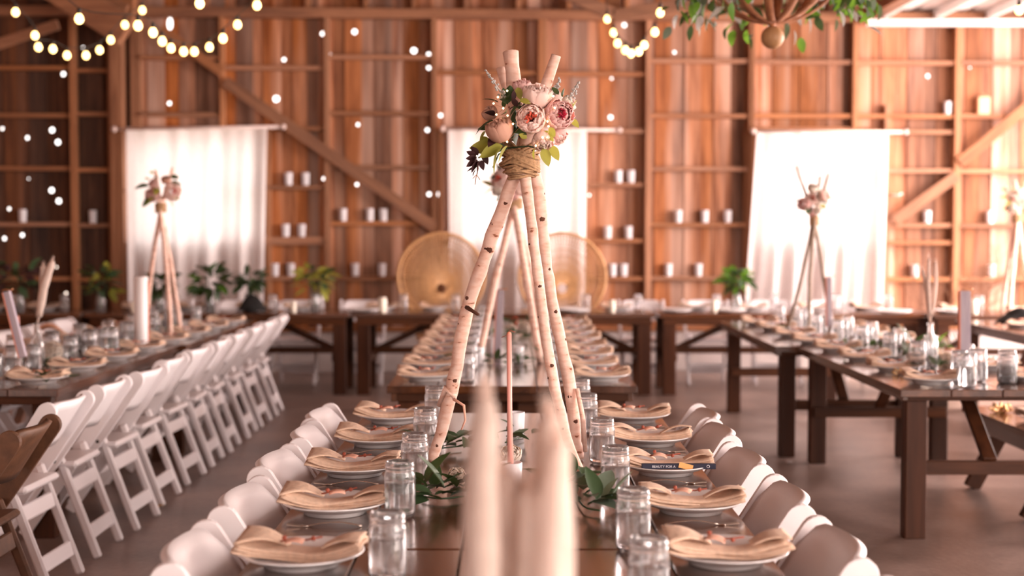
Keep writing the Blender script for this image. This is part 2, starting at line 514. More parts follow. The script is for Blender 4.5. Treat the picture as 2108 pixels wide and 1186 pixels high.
# which x spans have posts (front side)
POST_PX = [150, 228, 457, 672, 893, 1112, 1333, 1545, 1757, 1968, 2180, 2390]
POSTS = [on_wall(p, 300, .14)[0] for p in POST_PX]

def plank_mesh(w, z0, z1, holes, th=.022):
    """a board with its front at y=-th, back at y=0, real through-holes where the knots fell out"""
    mb = MB()
    cuts = []
    hs = sorted(holes, key=lambda h: h[1])
    z = z0
    for (cx, cz, rx, rz_) in hs:
        a, b = cz - rz_ * 1.6, cz + rz_ * 1.6
        if a <= z + .01 or b >= z1 - .01: continue
        mb.box((0, -th / 2, (z + a) / 2), (w, th, a - z))
        n = 16
        inner = [(cx + rx * cos(2 * pi * k / n), cz + rz_ * sin(2 * pi * k / n)) for k in range(n)]
        outer = []
        for k in range(n):
            c_, s2 = cos(2 * pi * k / n), sin(2 * pi * k / n)
            m = max(abs(c_), abs(s2)); c_, s2 = c_ / m, s2 / m
            outer.append(((-w / 2 if c_ < 0 else w / 2) * abs(c_) if abs(c_) < 1 else (w / 2 * c_), (a + b) / 2 + s2 * (b - a) / 2))
        vs = [(x, -th, zz) for x, zz in inner] + [(x, -th, zz) for x, zz in outer] + [(x, 0, zz) for x, zz in inner] + [(x, 0, zz) for x, zz in outer]
        fs = []
        for k in range(n):
            k2 = (k + 1) % n
            fs.append((k, n + k, n + k2, k2))
            fs.append((2 * n + k, 2 * n + k2, 3 * n + k2, 3 * n + k))
            fs.append((k, k2, 2 * n + k2, 2 * n + k))
            fs.append((n + k, 3 * n + k, 3 * n + k2, n + k2))
        mb.add(vs, fs)
        z = b
    mb.box((0, -th / 2, (z + z1) / 2), (w, th, z1 - z))
    return mb
s = S0
i = 0
Z0 = .46
while s < S1:
    w = random.uniform(.125, .175)
    c = s + w / 2
    spans = [(Z0, ZT)]
    for (a, b, zb, zt) in WINS:
        if a < c < b: spans = [(Z0, zb), (zt, ZT)]
    for (za, zb) in spans:
        hl = []
        for h in HOLES:
            if s <= h[0] < s + w and za < h[1] < zb:
                m = w / 2 - h[2] - .012
                hl.append((max(-m, min(m, h[0] - c)), h[1], h[2], h[3]))
        dy = -.012 if i % 2 else 0
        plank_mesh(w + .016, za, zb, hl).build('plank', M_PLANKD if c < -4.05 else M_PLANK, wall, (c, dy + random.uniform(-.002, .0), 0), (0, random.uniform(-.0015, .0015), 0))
    s += w; i += 1
# posts, girts, top plate, sill
def post(px, z0, z1, wd=.05, dp=.13, name='post', y=-.034):
    s_ = on_wall(px, 300, .14)[0]
    MB().box((0, 0, 0), (wd, dp, z1 - z0), bev=.004).build(name, M_POST, wall, (s_, y - dp / 2, (z0 + z1) / 2))
_, ZPL = on_wall(1054, 38, .14)
_, ZWT = on_wall(1054, 266, .14)
_, ZWB = on_wall(1054, 497, .14)
for p in POST_PX:
    if p in (457, 1757):                       # these two stop at the window header and go on below
        post(p, ZWT, ZPL); post(p, Z0, ZWB)
    else: post(p, Z0, ZPL, .062)
post(278, ZWT, ZPL, .11, .08)
post(243, Z0, ZPL, .13, .2); post(1545, Z0, ZPL, .05); post(1120, ZWT, ZPL, .05)
post(1826, Z0, ZPL - .9, .06, .10); post(906, Z0, ZWT, .05, .10); post(1204, Z0, ZWT, .05, .10); post(550, Z0, ZWT, .05, .10); post(1536, Z0, ZWT, .04, .08); post(1668, Z0, ZWB - .05, .05, .1)
post(-70, Z0, ZPL); post(-180, Z0, ZPL)
def girt(x0, x1, py, dp=.105, h=.045, y=-.034, mat=None):
    a = on_wall(x0, py, .13)[0]; b, z = on_wall(x1, py, .13)
    MB().box((0, 0, 0), (b - a, dp, h), bev=.004).build('girt', M_GIRT, wall, ((a + b) / 2, y - dp / 2, z))
for (x0, x1, ys) in [(-180, 148, (140, 238, 347, 462, 574)), (152, 226, (145, 235, 350, 464, 576)), (286, 452, (119, 236)), (462, 668, (140, 265, 386, 492, 573)),
        (676, 889, (118, 234, 345, 460, 573)), (897, 1108, (150, 267)), (1120, 1329, (153, 270)), (1204, 1329, (381, 496, 574)), (1337, 1541, (126, 239, 348, 463, 573)),
        (1549, 1753, (128, 239, 266)), (1761, 1964, (130, 240, 272, 352, 464, 500, 575)), (1972, 2176, (130, 240, 353, 465, 575)), (2184, 2500, (130, 240, 353, 465, 575)), (262, 672, (500,)), (897, 1204, (500,)), (1549, 1826, (500,))]:
    for y in ys: girt(x0, x1, y)
def brace(p0, p1, w=.12, th=.035, dpt=.155):
    a, za = on_wall(*p0, dpt); b, zb = on_wall(*p1, dpt)
    o = MB().bar((-sqrt((a - b) ** 2 + (za - zb) ** 2) / 2, 0, 0), (sqrt((a - b) ** 2 + (za - zb) ** 2) / 2, 0, 0), th, w, up=(0, 0, 1)).build('brace', M_BEAM, wall, ((a + b) / 2, -dpt - th * .6, (za + zb) / 2), (0, -atan2(zb - za, b - a), 0))
brace((462, 168), (893, 468)); brace((1972, 336), (2250, 105)); brace((1838, 455), (1966, 362)); brace((330, 60), (456, 150), .1)
top_c = (S0 + S1) / 2
MB().box((0, 0, 0), (S1 - S0, .17, .10), bev=.006).build('top_plate', M_BEAM, wall, (top_c, -.12, ZPL + .04))
MB().box((0, 0, 0), (S1 - S0, .15, .045), bev=.004).build('sill_board', M_GIRT, wall, (top_c, -.09, .46))
MB().box((0, 0, 0), (S1 - S0, .26, .437), bev=.01).build('concrete_curb', M_CURB, wall, (top_c, 0, .2185))
for px in (520, 630, 750, 850, 958, 1066, 1170, 1290, 420):
    s_ = on_wall(px, 10, .2)[0]
    MB().box((0, 0, 0), (.055, .12, .62), bev=.004).build('stud', M_POST, wall, (s_, -.10, ZPL + .40))
MB().box((0, 0, 0), (S1 - S0, .10, .09), bev=.004).build('upper_rail', M_BEAM, wall, (top_c, -.07, ZT - .05))
# window frames and outside light come through real openings
for k, (a, b, zb, zt) in enumerate(WINS):
    f = MB()
    cz = (zb + zt) / 2
    for (c, d) in (((a - .02, -.03, cz), (.05, .09, zt - zb + .1)), ((b + .02, -.03, cz), (.05, .09, zt - zb + .1)), (((a + b) / 2, -.03, zb - .02), (b - a, .09, .05)), (((a + b) / 2, -.03, zt + .02), (b - a, .09, .05)), (((a + b) / 2, -.02, cz), (.03, .03, zt - zb))):
        f.box(c, d, bev=.003)
    o = f.build('window_%d' % (k + 1), M_POST, None, (0, WALL_Y, 0), (0, 0, WALL_A)); struct(o)

# left wall
wl = put('wall_left', None, None, (-6.35, 5, 0)); struct(wl)
y = -6.9
i = 0
while y < 9.6:
    w = random.uniform(.17, .22)
    MB().box((0, 0, 2.35), (.022, w + .016, 4.7)).build('plank', M_PLANK, wl, (-.012 if i % 2 else 0, y + w / 2, 0))
    y += w; i += 1
for k in range(8):
    MB().box((0, 0, 2.2), (.13, .05, 4.4), bev=.004).build('post', M_POST, wl, (.10, -6 + k * 2.1, 0))
for z in (1.0, 2.0, 3.0, 4.0):
    MB().box((0, 1.3, 0), (.1, 16.4, .05), bev=.004).build('girt', M_GIRT, wl, (.075, 0, z))

# ceiling: dark boards on rafters over the hall, white corrugated metal over the lean-to
cl = put('ceiling', None, None, (0, 0, 0)); struct(cl)
x = -6.5
while x < 3.6:
    MB().box((0, 4.8, 0), (.398, 21.6, .025)).build('board', M_BEAM, cl, (x + .2, 0, 4.85))
    x += .4
for k in range(18):
    MB().box((-1.7, 0, 0), (9.6, .06, .16), bev=.004).build('rafter', M_BEAM, cl, (0, -5.4 + k * 1.16, 4.75))
# a truss tie and its struts near the back wall, seen at the top of the photograph
def timber(p0, p1, Y, w=.13, th=.05, name='truss_timber'):
    a = at(*p0, Y); b = at(*p1, Y)
    c = (a + b) / 2; d = (b - a)
    MB().bar(-d / 2, d / 2, th, w, up=(0, 1, 0)).build(name, M_BEAM, cl, c)
timber((60, -60), (262, 66), 13.8, .16, .30); timber((170, -30), (262, 18), 14.0, .06, .08)
timber((1060, -60), (1264, 30), 13.6, .06, .12); timber((1262, 34), (1530, -14), 13.6, .06, .12)
timber((1262, 30), (1262, -60), 13.8, .14, .14); timber((-60, 110), (120, 50), 14.2, .06, .10); timber((262, 60), (262, -60), 14.2, .16, .16)
MB().box((0, 0, 0), (.10, 20, .22), bev=.005).build('header_beam', M_BEAM, cl, (3.25, 4.8, 4.72))
rz0 = at(1900, 40, 14.6).z
MB().box((0, 0, 0), (.05, 20.4, 4.88 - rz0), bev=.003).build('eave_board', M_BEAM, cl, (3.74, 4.8, (4.88 + rz0) / 2 + .02))
def corrug(x0, x1, y0, y1, z):
    n = int((x1 - x0) / .3)
    for k in range(n):
        xx = x0 + k * .3
        mb = MB()
        pr = [(0, 0), (.2, 0), (.225, .03), (.275, .03), (.3, 0)]
        vs = [(a, yy, zz) for yy in (0, y1 - y0) for a, zz in pr]
        vs += [(a, yy, zz + .004) for yy in (0, y1 - y0) for a, zz in pr]
        m = len(pr)
        fs = [(j, j + 1, m + j + 1, m + j) for j in range(m - 1)] + [(2 * m + j, 3 * m + j, 3 * m + j + 1, 2 * m + j + 1) for j in range(m - 1)]
        mb.add(vs, fs)
        mb.build('roof_panel', M_METALROOF, cl, (xx, y0, z))
corrug(3.80, 8.0, -5.6, 15.2, rz0 + .17)
corrug(8.0, 12.2, -5.6, 11.9, rz0 + .17)  # unseen roof extension, added to keep the sun off the nearer floor
for k in range(9):
    MB().box((0, 0, 0), (.06, 20.6, .09), bev=.004).build('purlin', M_METALROOF, cl, (4.0 + k * .57, 4.75, rz0 + .115))
MB().box((0, 0, 0), (4.4, .08, .07), bev=.004).build('eave_beam', M_METALROOF, cl, (6.0, 14.98, rz0 + .02))
# open right side: posts only, a wall stub far in front
wr = put('wall_right', None, None, (8.0, 5, 0)); struct(wr)
for k in range(6):
    MB().box((0, 0, rz0 / 2), (.14, .14, rz0), bev=.006).build('post', M_POST, wr, (0, -10.4 + k * 4.0, 0))

wf = put('wall_front', None, None, (-1.2, -7.1, 0)); struct(wf)  # unseen wall, added to block sky light from the camera side
x = -5.3
i = 0
while x < 5.2:
    MB().box((0, 0, 2.35), (.316, .022, 4.7)).build('plank', M_PLANK, wf, (x, -.012 if i % 2 else 0, 0))
    x += .3; i += 1
# petals and scraps on the floor
for (px, py, lab, c) in [(1625, 955, 'small white crumpled paper scrap on concrete beside the table leg', M_CHALK), (327, 1047, 'yellow fallen petal on the concrete near the white chairs', M_GOLD), (306, 1026, 'pink fallen petal on the concrete near the white chairs', M_PETAL)]:
    d = ray(px, py); t = -CAM_Z / d.z; p = Vector((0, 0, CAM_Z)) + d * t
    o = MB().sheet(lambda u, v: ((u - .5) * .05, (v - .5) * .035, .004 + .018 * abs(sin(5 * u + 2 * v))), 5, 4, .002).build('paper_scrap' if 'paper' in lab else 'fallen_petal', c, None, (p.x, p.y, .002)); tag(o, lab, 'litter')

# ================================================================== TABLES
TH = .76
def farm_table(name_label, x0, x1, y0, y1, n_planks=5, group='dark stained farm tables', ah=.045):
    """top boards run along Y; legs at the four corners joined by end stretchers"""
    cx, cy = (x0 + x1) / 2, (y0 + y1) / 2
    t = thing('farm_table', name_label, 'table', (cx, cy, 0), 0, group)
    w, L = x1 - x0, y1 - y0
    pw = w / n_planks
    for k in range(n_planks):
        MB().box((0, 0, 0), (pw - .004, L - random.uniform(0, .006), .038), bev=.003).build('tabletop_plank', M_TOP, t, (-w / 2 + pw * (k + .5), 0, TH - .019 - random.uniform(0, .0008)))
    for sy in (-1, 1):
        MB().box((0, 0, 0), (w - .10, .03, ah), bev=.003).build('apron', M_RAIL, t, (0, sy * (L / 2 - .05), TH - .038 - ah / 2))
        MB().box((0, 0, 0), (w - .14, .05, .068), bev=.003).build('stretcher', M_RAIL, t, (0, sy * (L / 2 - .17), .345))
        MB().bar((0, sy * (L / 2 - .17), .38), (0, sy * (L / 2 - .62), TH - .05), .07, .03).build('brace', M_LEG, t)
    for sx in (-1, 1):
        o = MB().box((0, 0, 0), (.03, L - .07, ah), bev=.003).build('apron', M_TOP, t, (sx * (w / 2 - .035), 0, TH - .038 - ah / 2))
        for sy in (-1, 1):
            MB().box((0, 0, 0), (.105, .09, TH - .038), bev=.004).build('leg', M_LEG, t, (sx * (w / 2 - .105), sy * (L / 2 - .12), (TH - .038) / 2))
    return t
farm_table('dark front centre dining table running towards the camera', -.632, .632, .95, 3.40)
farm_table('dark front centre dining table carrying the tall flower tripod', -.632, .632, 3.41, 5.93)
farm_table('dark second centre dining table, the half nearer the tripod', -.632, .632, 6.93, 9.38)
farm_table('dark second centre dining table, far half before the head table', -.632, .632, 9.40, 11.85)
farm_table('dark left hand dining table, near half beside white chairs', -3.24, -2.24, 6.80, 9.32, 4)
farm_table('dark left hand dining table, far half beside white chairs', -3.22, -2.20, 9.34, 11.88, 4)
farm_table('dark right hand dining table, near half with heavy front leg', 1.91, 2.92, 6.78, 9.22, 4, ah=.022)
farm_table('dark right hand dining table, far half by the right curtain', 1.76, 2.77, 9.24, 11.72, 4, ah=.03)
farm_table('dark table at far right with black cloth on it', 3.80, 4.80, 9.0, 11.85, 4)
def head_table(label, x0, x1, y0, y1):
    L, w = x1 - x0, y1 - y0
    t = thing('head_table', label, 'table', ((x0 + x1) / 2, (y0 + y1) / 2, 0), 0, 'head tables along the back wall')
    n = 4; pw = w / n
    for k in range(n):
        MB().box((0, 0, 0), (pw - .004, L, .038), bev=.003).build('tabletop_plank', M_TOP, t, (0, -w / 2 + pw * (k + .5), TH - .019), (0, 0, pi / 2))
    for sy in (-1, 1):
        MB().box((0, 0, 0), (L - .08, .03, .07), bev=.003).build('apron', M_RAIL, t, (0, sy * (w / 2 - .04), TH - .073))
    for sx in (-1, 1):
        MB().box((0, 0, 0), (.05, w - .12, .068), bev=.003).build('stretcher', M_LEG, t, (sx * (L / 2 - .15), 0, .345))
        MB().bar((sx * (L / 2 - .15), .05, .37), (sx * (L / 2 - .85), .05, TH - .05), .03, .06).build('brace', M_LEG, t)
        for sy in (-1, 1):
            MB().box((0, 0, 0), (.12, .09, TH - .038), bev=.004).build('leg', M_LEG, t, (sx * (L / 2 - .10), sy * (w / 2 - .08), (TH - .038) / 2))
    MB().box((0, 0, 0), (L - .3, .05, .06), bev=.003).build('long_stretcher', M_RAIL, t, (0, 0, .39))
    return t
head_table('dark head table before the leftmost wall corner', -6.2, -3.98, 12.75, 13.5)
head_table('dark head table with leafy vases before the left curtain', -3.95, -1.50, 12.75, 13.5)
head_table('dark head table before the two round rattan chairs', -1.48, 1.33, 12.75, 13.5)
head_table('dark head table before the right hand white curtain', 1.36, 3.80, 12.75, 13.5)
head_table('dark head table at far right in bright daylight', 3.83, 6.3, 12.55, 13.3)

# low bench with A legs under the right table
b = thing('low_bench', 'low dark trestle bench with slanted leg behind the right table leg', 'bench', (2.73 + .35, 7.75, 0))
for k in range(2):
    MB().box((0, 0, 0), (.34, 1.3, .035), bev=.003).build('seat_plank', M_TOP, b, (-.17 + .345 * k, 0, .4525))
for sy in (-1, 1):
    MB().box((0, 0, 0), (.60, .04, .09), bev=.003).build('cross_rail', M_RAIL, b, (0, sy * .5, .388))
    for sx in (-1, 1):
        MB().bar((sx * .12, sy * .45, .43), (sx * .34, sy * .45, .004), .09, .05, up=(0, 1, 0)).build('leg', M_LEG, b)
MB().box((0, 0, 0), (.04, 1.1, .09), bev=.003).build('side_rail', M_TOP, b, (-.28, 0, .388))

# ================================================================== CHAIRS
def make_folding_chair(wm=None):
    wm = wm or M_WHITE
    t = put('folding_chair', None)
    yb = lambda z: .24 - .52 * (z / .80)            # the long side rail, front foot to back top
    for sx in (-1, 1):
        # long flat rail, wider and rounded at its top end
        A_ = Vector((0, yb(0), .022)); B_ = Vector((0, yb(.785), .785)); d_ = (B_ - A_).normalized(); n_ = Vector((0, d_.z, -d_.y))
        out_ = [A_ - n_ * .026, A_ + n_ * .026, A_ + (B_ - A_) * .6 + n_ * .034]
        out_ += [B_ + n_ * .042 * cos(q) + d_ * .042 * sin(q) for q in [pi * k / 10 for k in range(11)]]
        out_ += [A_ + (B_ - A_) * .6 - n_ * .034]
        N_ = len(out_); c_ = sum(out_, Vector()) / N_
        rb = MB(); vs_ = []
        for xx in (-.0125, -.009, .009, .0125):
            for q in out_:
                e_ = q + (c_ - q).normalized() * .003 if abs(xx) > .01 else q
                vs_.append((sx * .222 + xx, e_.y, e_.z))
        fs_ = [tuple(range(N_)), tuple(reversed(range(3 * N_, 4 * N_)))]
        for l_ in range(3):
            for k in range(N_):
                k2 = (k + 1) % N_
                fs_.append((l_ * N_ + k, (l_ + 1) * N_ + k, (l_ + 1) * N_ + k2, l_ * N_ + k2))
        rb.add(vs_, fs_).build('side_rail', wm, t)
        MB().bar((sx * .178, yb(.50) + .015, .50), (sx * .178, -.255, 0.004), .026, .042, up=(0, 1, 0), bev=.009).build('rear_leg', wm, t)
        MB().lathe([(0, -.018), (.009, -.018), (.009, .018), (0, .018)], 8).build('bolt', M_SOCK, t, (sx * .218, yb(.5) + .012, .47), (0, pi / 2, 0))
    for z in (.12, .34):
        y = yb(.5) + .015 + (-.255 - yb(.5) - .015) * (1 - z / .5)
        MB().bar((-.178, y, z), (.178, y, z), .022, .07, up=(0, .3, 1), bev=.006).build('stretcher', wm, t)
    MB().bar((-.2, yb(.2), .2), (.2, yb(.2), .2), .022, .045, up=(0, .5, 1), bev=.006).build('front_stretcher', wm, t)
    MB().box((0, 0, 0), (.385, .39, .032), bev=.012).build('seat', wm, t, (0, .035, .445))
    sl = math.atan(.52 / .80)
    def back(u, v):
        a = 2 * u - 1
        rnd = 1 - max(0, abs(a) - .72) / .28
        top = .605 + .205 * (sqrt(max(0, 1 - (1 - rnd) ** 2)) * .30 + .70)
        bot = .605 + .02 * abs(a) ** 2
        z = bot + (top - bot) * v
        return (a * .213, yb(z) - .055 * (1 - a * a) + .014, z)
    MB().sheet(back, 18, 6, .022).build('backrest', wm, t)
    return t
ORD = ['nearest', 'second', 'third', 'fourth', 'fifth', 'sixth', 'seventh', 'eighth', 'ninth', 'tenth', 'eleventh', 'twelfth']
def chair(loc, rz, label, group):
    return instance('chair', make_folding_chair, loc, rz, label, 'chair', group)
YS1 = [2.65 + .6 * k for k in range(6)]            # place settings along the front table
g = 'white folding chairs at the front centre table'
for k, Y in enumerate(YS1):
    chair((-.475 - random.uniform(0, .03), Y - (.14 if k == 5 else .02), 0), -pi / 2 + random.uniform(-.06, .06), 'white folding chair at front centre table, left side, %s from the camera' % ORD[k], g)
    chair((.475 + random.uniform(0, .03), Y + (-.14 if k == 5 else .02), 0), pi / 2 + random.uniform(-.06, .06), 'white folding chair at front centre table, right side, %s from the camera' % ORD[k], g)
g = 'white folding chairs along the left table'
for k in range(10):
    Y = 6.02 + .61 * k + random.uniform(-.03, .03)
    chair((-2.20 + (.03 if k in (2,) else 0), Y, 0), pi / 2 + random.uniform(-.05, .05), 'white folding chair in the row along left table, %s from the camera' % ORD[k], g)
g = 'white folding chairs on the far side of the left table'
for k in range(6):
    chair((-3.32, 7.9 + .62 * k, 0), -pi / 2, 'white folding chair behind the left table near the wall, %s one back' % ORD[k], g)
g = 'white folding chairs behind the head table'
for k, X in enumerate((-3.45, -2.75, -2.15, -1.50)):
    chair((X, 13.68, 0), pi, 'white folding chair behind head table under left curtain, %s from left corner' % ORD[k + 1], g)
for k, X in enumerate((1.30, 1.95, 2.6, 3.2)):
    chair((X, 13.68, 0), pi, 'white folding chair behind head table right of rattan chairs, %s from them' % ORD[k], g)

def make_peacock():
    t = put('peacock_chair', None)
    R = .445; cz = 1.045
    rim = [(R * cos(a) * 1.0, .10, cz + R * sin(a)) for a in [2 * pi * k / 40 for k in range(41)]]
    MB().tube(rim, .019, 8, False).build('back_rim', M_RATTAN, t)
    rim2 = [((R - .05) * cos(a), .09, cz + (R - .05) * sin(a)) for a in [2 * pi * k / 40 for k in range(41)]]
    w = MB()
    w.tube(rim2, .007, 6, False)
    for k in range(84):
        a = 2 * pi * k / 84
        w.tube([(.05 * cos(a), .11, cz - .12 + .05 * sin(a)), (R * cos(a), .10, cz + R * sin(a))], .0066, 4, False)
    for r in (.08, .14, .2, .26, .32, .37):
        q = r / R
        w.tube([(r * cos(a), .106, cz - .12 * (1 - q) + r * sin(a)) for a in [2 * pi * k / 36 for k in range(37)]], .005, 4, False)
    o = w.build('woven_back', M_RATTAN, t); o['kind'] = 'stuff'
    MB().lathe([(0, .43), (.22, .43), (.25, .445), (.25, .47), (0, .475)], 24).build('seat', M_RATTAN, t, (0, -.10, 0))
    b = MB()
    for k in range(28):
        a = 2 * pi * k / 28
        b.tube([(.24 * cos(a), -.10 + .24 * sin(a), .43), (.13 * cos(a + .6), -.10 + .13 * sin(a + .6), .22), (.25 * cos(a + 1.2), -.10 + .25 * sin(a + 1.2), .01)], .007, 5, False)
    b.tube([(.25 * cos(a), -.10 + .25 * sin(a), .012) for a in [2 * pi * k / 24 for k in range(25)]], .012, 6, False)
    b.build('woven_base', M_RATTAN, t)
    return t
for px, lab in ((907, 'round backed tan rattan peacock chair, left of the pair'), (1158, 'round backed tan rattan peacock chair, right of the pair')):
    p = at(px, 560, 14.15)
    instance('peacock', make_peacock, (p.x, 14.15, 0), 0, lab, 'chair', 'rattan peacock chairs behind the head table')
bc = copy_tree(PROTO['chair']); bc.location = (-2.08, 5.18, 0); bc.rotation_euler = (0, 0, pi / 2); tag(bc, 'dark brown folding chair cut off at the left edge of the frame', 'chair')
for ch in bc.children:
    if ch.data.materials and ch.name.startswith(('side', 'rear', 'str', 'seat', 'back', 'front')):
        ch.data = ch.data.copy(); ch.data.materials[0] = M_BROWN

# ================================================================== TABLEWARE
def make_plate():
    mb = MB()
    mb.lathe([(0, .006), (.075, .006), (.080, .0), (.088, .0), (.092, .010), (.118, .018), (.146, .031), (.150, .034), (.146, .0355), (.115, .024), (.098, .0165), (.06, .014), (0, .014)], 36)
    return mb.build('dinner_plate', M_PLATE)
def napkin_fn(layer, seed, roll):
    rnd = random.Random(seed * 10 + layer)
    ph = rnd.uniform(0, 6); asym = rnd.uniform(-.06, .06)
    def fn(u, v):
        a = 2 * u - 1
        wd = (.044 + .024 * abs(a) ** 1.3) * (1 - .07 * layer)
        y = (2 * v - 1) * wd
        z = .030 + layer * .0062 + .027 * abs(a) ** 2.0 * (1 + asym * (1 if a > 0 else -1)) + .003 * abs(a) * sin(7 * v + ph) + .002 * sin(5 * a + ph)
        z -= .006 * (2 * v - 1) ** 4
        x = a * (.150 - .005 * layer) + .004 * sin(5 * v + ph)
        return (x, y + .006 * sin(4 * a + ph), z)
    return fn
def make_napkin(seed):
    t = put('folded_napkin', None)
    mb = MB()
    for l in range(3): mb.sheet(napkin_fn(l, seed, 0), 22, 8, .0046)
    mb.build('cloth', M_NAPKIN, t)
    # rolled flap at one end
    rnd = random.Random(seed)
    tilt = rnd.uniform(.3, .55)
    def flap(u, v):
        a = u
        w = .062 * (1 - .75 * a) * (2 * v - 1)
        return (-.147 + .115 * a, w + .02 * a, .073 - .024 * a + .014 * sin(pi * a) + .008 * (2 * v - 1) * (1 - a))
    MB().sheet(flap, 10, 6, .004).build('cloth_flap', M_NAPKIN, t)
    def flap2(u, v):
        w = .055 * (1 - .6 * u) * (2 * v - 1)
        return (.147 - .09 * u, w - .012 * u, .070 - .020 * u + .010 * sin(pi * u))
    MB().sheet(flap2, 10, 6, .004).build('cloth_flap', M_NAPKIN, t)
    return t
def make_sprig(seed):
    rnd = random.Random(seed)
    t = put('berry_sprig', None)
    MB().tube([(-.045, .01, .004), (-.015, -.004, .012), (.02, .006, .010), (.055, .016, .016)], .0024, 5).build('twig', M_RUST, t)
    for k in (0, 3):
        p = (-.03 + .022 * k, rnd.uniform(-.012, .012), .012 + rnd.uniform(0, .006))
        MB().ball((0, 0, 0), .0062, 8, 5).build('berry', M_RUST, t, p)
    MB().sheet(lambda u, v: ((u - .5) * .045, (v - .5) * .024, .006 * sin(3 * u)), 4, 2, .0015).build('paper_tag', M_TAG, t, (-.004, -.014, .010), (.25, rnd.uniform(-.3, .3), rnd.uniform(-.6, .6)))
    return t
def make_jar(pint=True):
    t = put('mason_jar', None)
    s_ = 1.0
    out = [(0, .002), (.034, .0), (.040, .004), (.0435, .014), (.0435, .112), (.0425, .119), (.0395, .125), (.0395, .129), (.0412, .1305), (.0412, .1335), (.0395, .135), (.0395, .139), (.0412, .1405), (.0412, .1435), (.0395, .145), (.0395, .151), (.0385, .153)]
    inn = [(.0378, .1525), (.0378, .128), (.0408, .118), (.0420, .110), (.0420, .014), (.038, .006), (0, .005)]
    MB().lathe(out + inn, 32).build('jar_glass', M_GLASSB, t)
    MB().lathe([(0, .0056), (.0375, .0072), (.0416, .0145), (.0416, .094), (.0412, .0945), (0, .0942)], 28).build('water', M_WATER, t)
    return t
def make_tumbler():
    t = put('glass_jar', None)
    MB().lathe([(0, .001), (.034, 0), (.038, .006), (.039, .13), (.0375, .132), (.0365, .13), (.0355, .010), (0, .009)], 24).build('glass', M_GLASS, t)
    return t
def make_votive():
    t = put('votive_candle', None)
    MB().lathe([(0, 0), (.026, 0), (.028, .004), (.0315, .098), (.0325, .100), (.030, .100), (.028, .088), (0, .088)], 22).build('cup', M_FROST, t)
    MB().lathe([(0, .086), (.0285, .086), (.0285, .091), (.006, .089), (0, .089)], 16).build('wax', M_IVORY, t)
    MB().tube([(0, 0, .089), (.001, 0, .098)], .0012, 5).build('wick', M_SOCK, t)
    return t
def make_fork():
    t = MB()
    hl = [(-.095, 0, .004), (-.05, 0, .008), (.0, 0, .012), (.03, 0, .009), (.045, 0, .004)]
    t.sheet(lambda u, v: (-.095 + .145 * u, (v - .5) * (.016 - .018 * u + .012 * u * u), .003 + .010 * sin(pi * u)), 12, 2, .002)
    t.sheet(lambda u, v: (.048 + .02 * u, (v - .5) * (.010 + .014 * u), .003), 4, 2, .002)
    for k in range(4): t.bar((.066, -.0095 + .0063 * k, .002), (.105, -.0088 + .0058 * k, .006), .0024, .0018, bev=0)
    return t.build('fork', M_STEEL)
def make_knife():
    t = MB()
    t.sheet(lambda u, v: (-.11 + .11 * u, (v - .5) * (.014 - .004 * u), .004 + .003 * sin(pi * u)), 8, 2, .003)
    t.sheet(lambda u, v: (0 + .12 * u, (v - .5) * (.017 * sqrt(max(0, 1 - u ** 6)) + .002), .003), 10, 2, .0014)
    return t.build('table_knife', M_STEEL)

def plate_at(x, y, label, g, z=TH): return instance('plate', make_plate, (x, y, z + .0005), random.uniform(0, 6), label, 'plate', g)
def napkin_at(x, y, rz, label, g, z=TH):
    k = random.randrange(5)
    return instance('napkin%d' % k, lambda: make_napkin(k), (x, y, z - .004), rz, label, 'napkin', g)
def setting(x, y, side, where, k, full=True, flat=False, jx=None, jy=-.13):
    rz = random.uniform(-.10, .10) + (0 if side in ('left', 'right') else pi / 2)
    if side == 'right': rz += pi if k % 2 else 0
    o = ORD[k]
    tail = 'at %s place, %s side of %s' % (o, side, where)
    grp = '%s side of %s' % (side, where)
    plate_at(x, y, 'white plate ' + tail, 'white plates on the ' + grp)
    napkin_at(x, y, rz, 'beige folded napkin ' + tail, 'beige napkins on the ' + grp)
    n = random.randrange(3)
    instance('sprig%d' % n, lambda: make_sprig(n), (x + random.uniform(-.02, .02), y - .01, TH + .0505), random.uniform(-.5, .5), 'rust twig with peach tag ' + tail, 'berry sprig', 'rust sprigs on the ' + grp)
    if full:
        instance('fork', make_fork, (x, y - .185, TH + .0005), 0 if side == 'right' else pi, 'silver fork ' + tail, 'fork', 'forks on the ' + grp)
        instance('knife', make_knife, (x, y + .175, TH + .0005), 0 if side == 'right' else pi, 'silver knife ' + tail, 'knife', 'knives on the ' + grp)
    if jx is not None:
        instance('jar', make_jar, (jx, y + jy, TH + .0005), random.uniform(0, 6), 'glass mason jar of water ' + tail, 'jar', 'water jars on the ' + grp)
FC = 'front centre table'
for k in range(1, 6):
    Y = YS1[k]
    setting(-.500 + random.uniform(-.012, .012), Y, 'left', FC, k - 1, True, jx=(-.283, -.310, -.305, -.31, -.312)[k - 1], jy=(-.13, -.05, -.13, -.12, -.05)[k - 1])
    setting(.500 + random.uniform(-.012, .012), Y + .02, 'right', FC, k - 1, True, jx=(.300, .305, .305, .29, .29)[k - 1], jy=(.13, .19, .19, .28, .20)[k - 1])
instance('jar', make_jar, (.285, 2.86, TH + .0005), 0, 'glass mason jar cut off by the bottom edge, right side of front centre table', 'jar', 'water jars nearest the camera')
SCT = 'second centre table'
for k in range(8):
    Y = 7.2 + .6 * k
    setting(-.46 + random.uniform(-.012, .012), Y, 'left', SCT, k, k < 3, jx=-.235, jy=-.08)
    setting(.46 + random.uniform(-.012, .012), Y, 'right', SCT, k, k < 3, jx=.25, jy=-.02)
LT = 'left table'
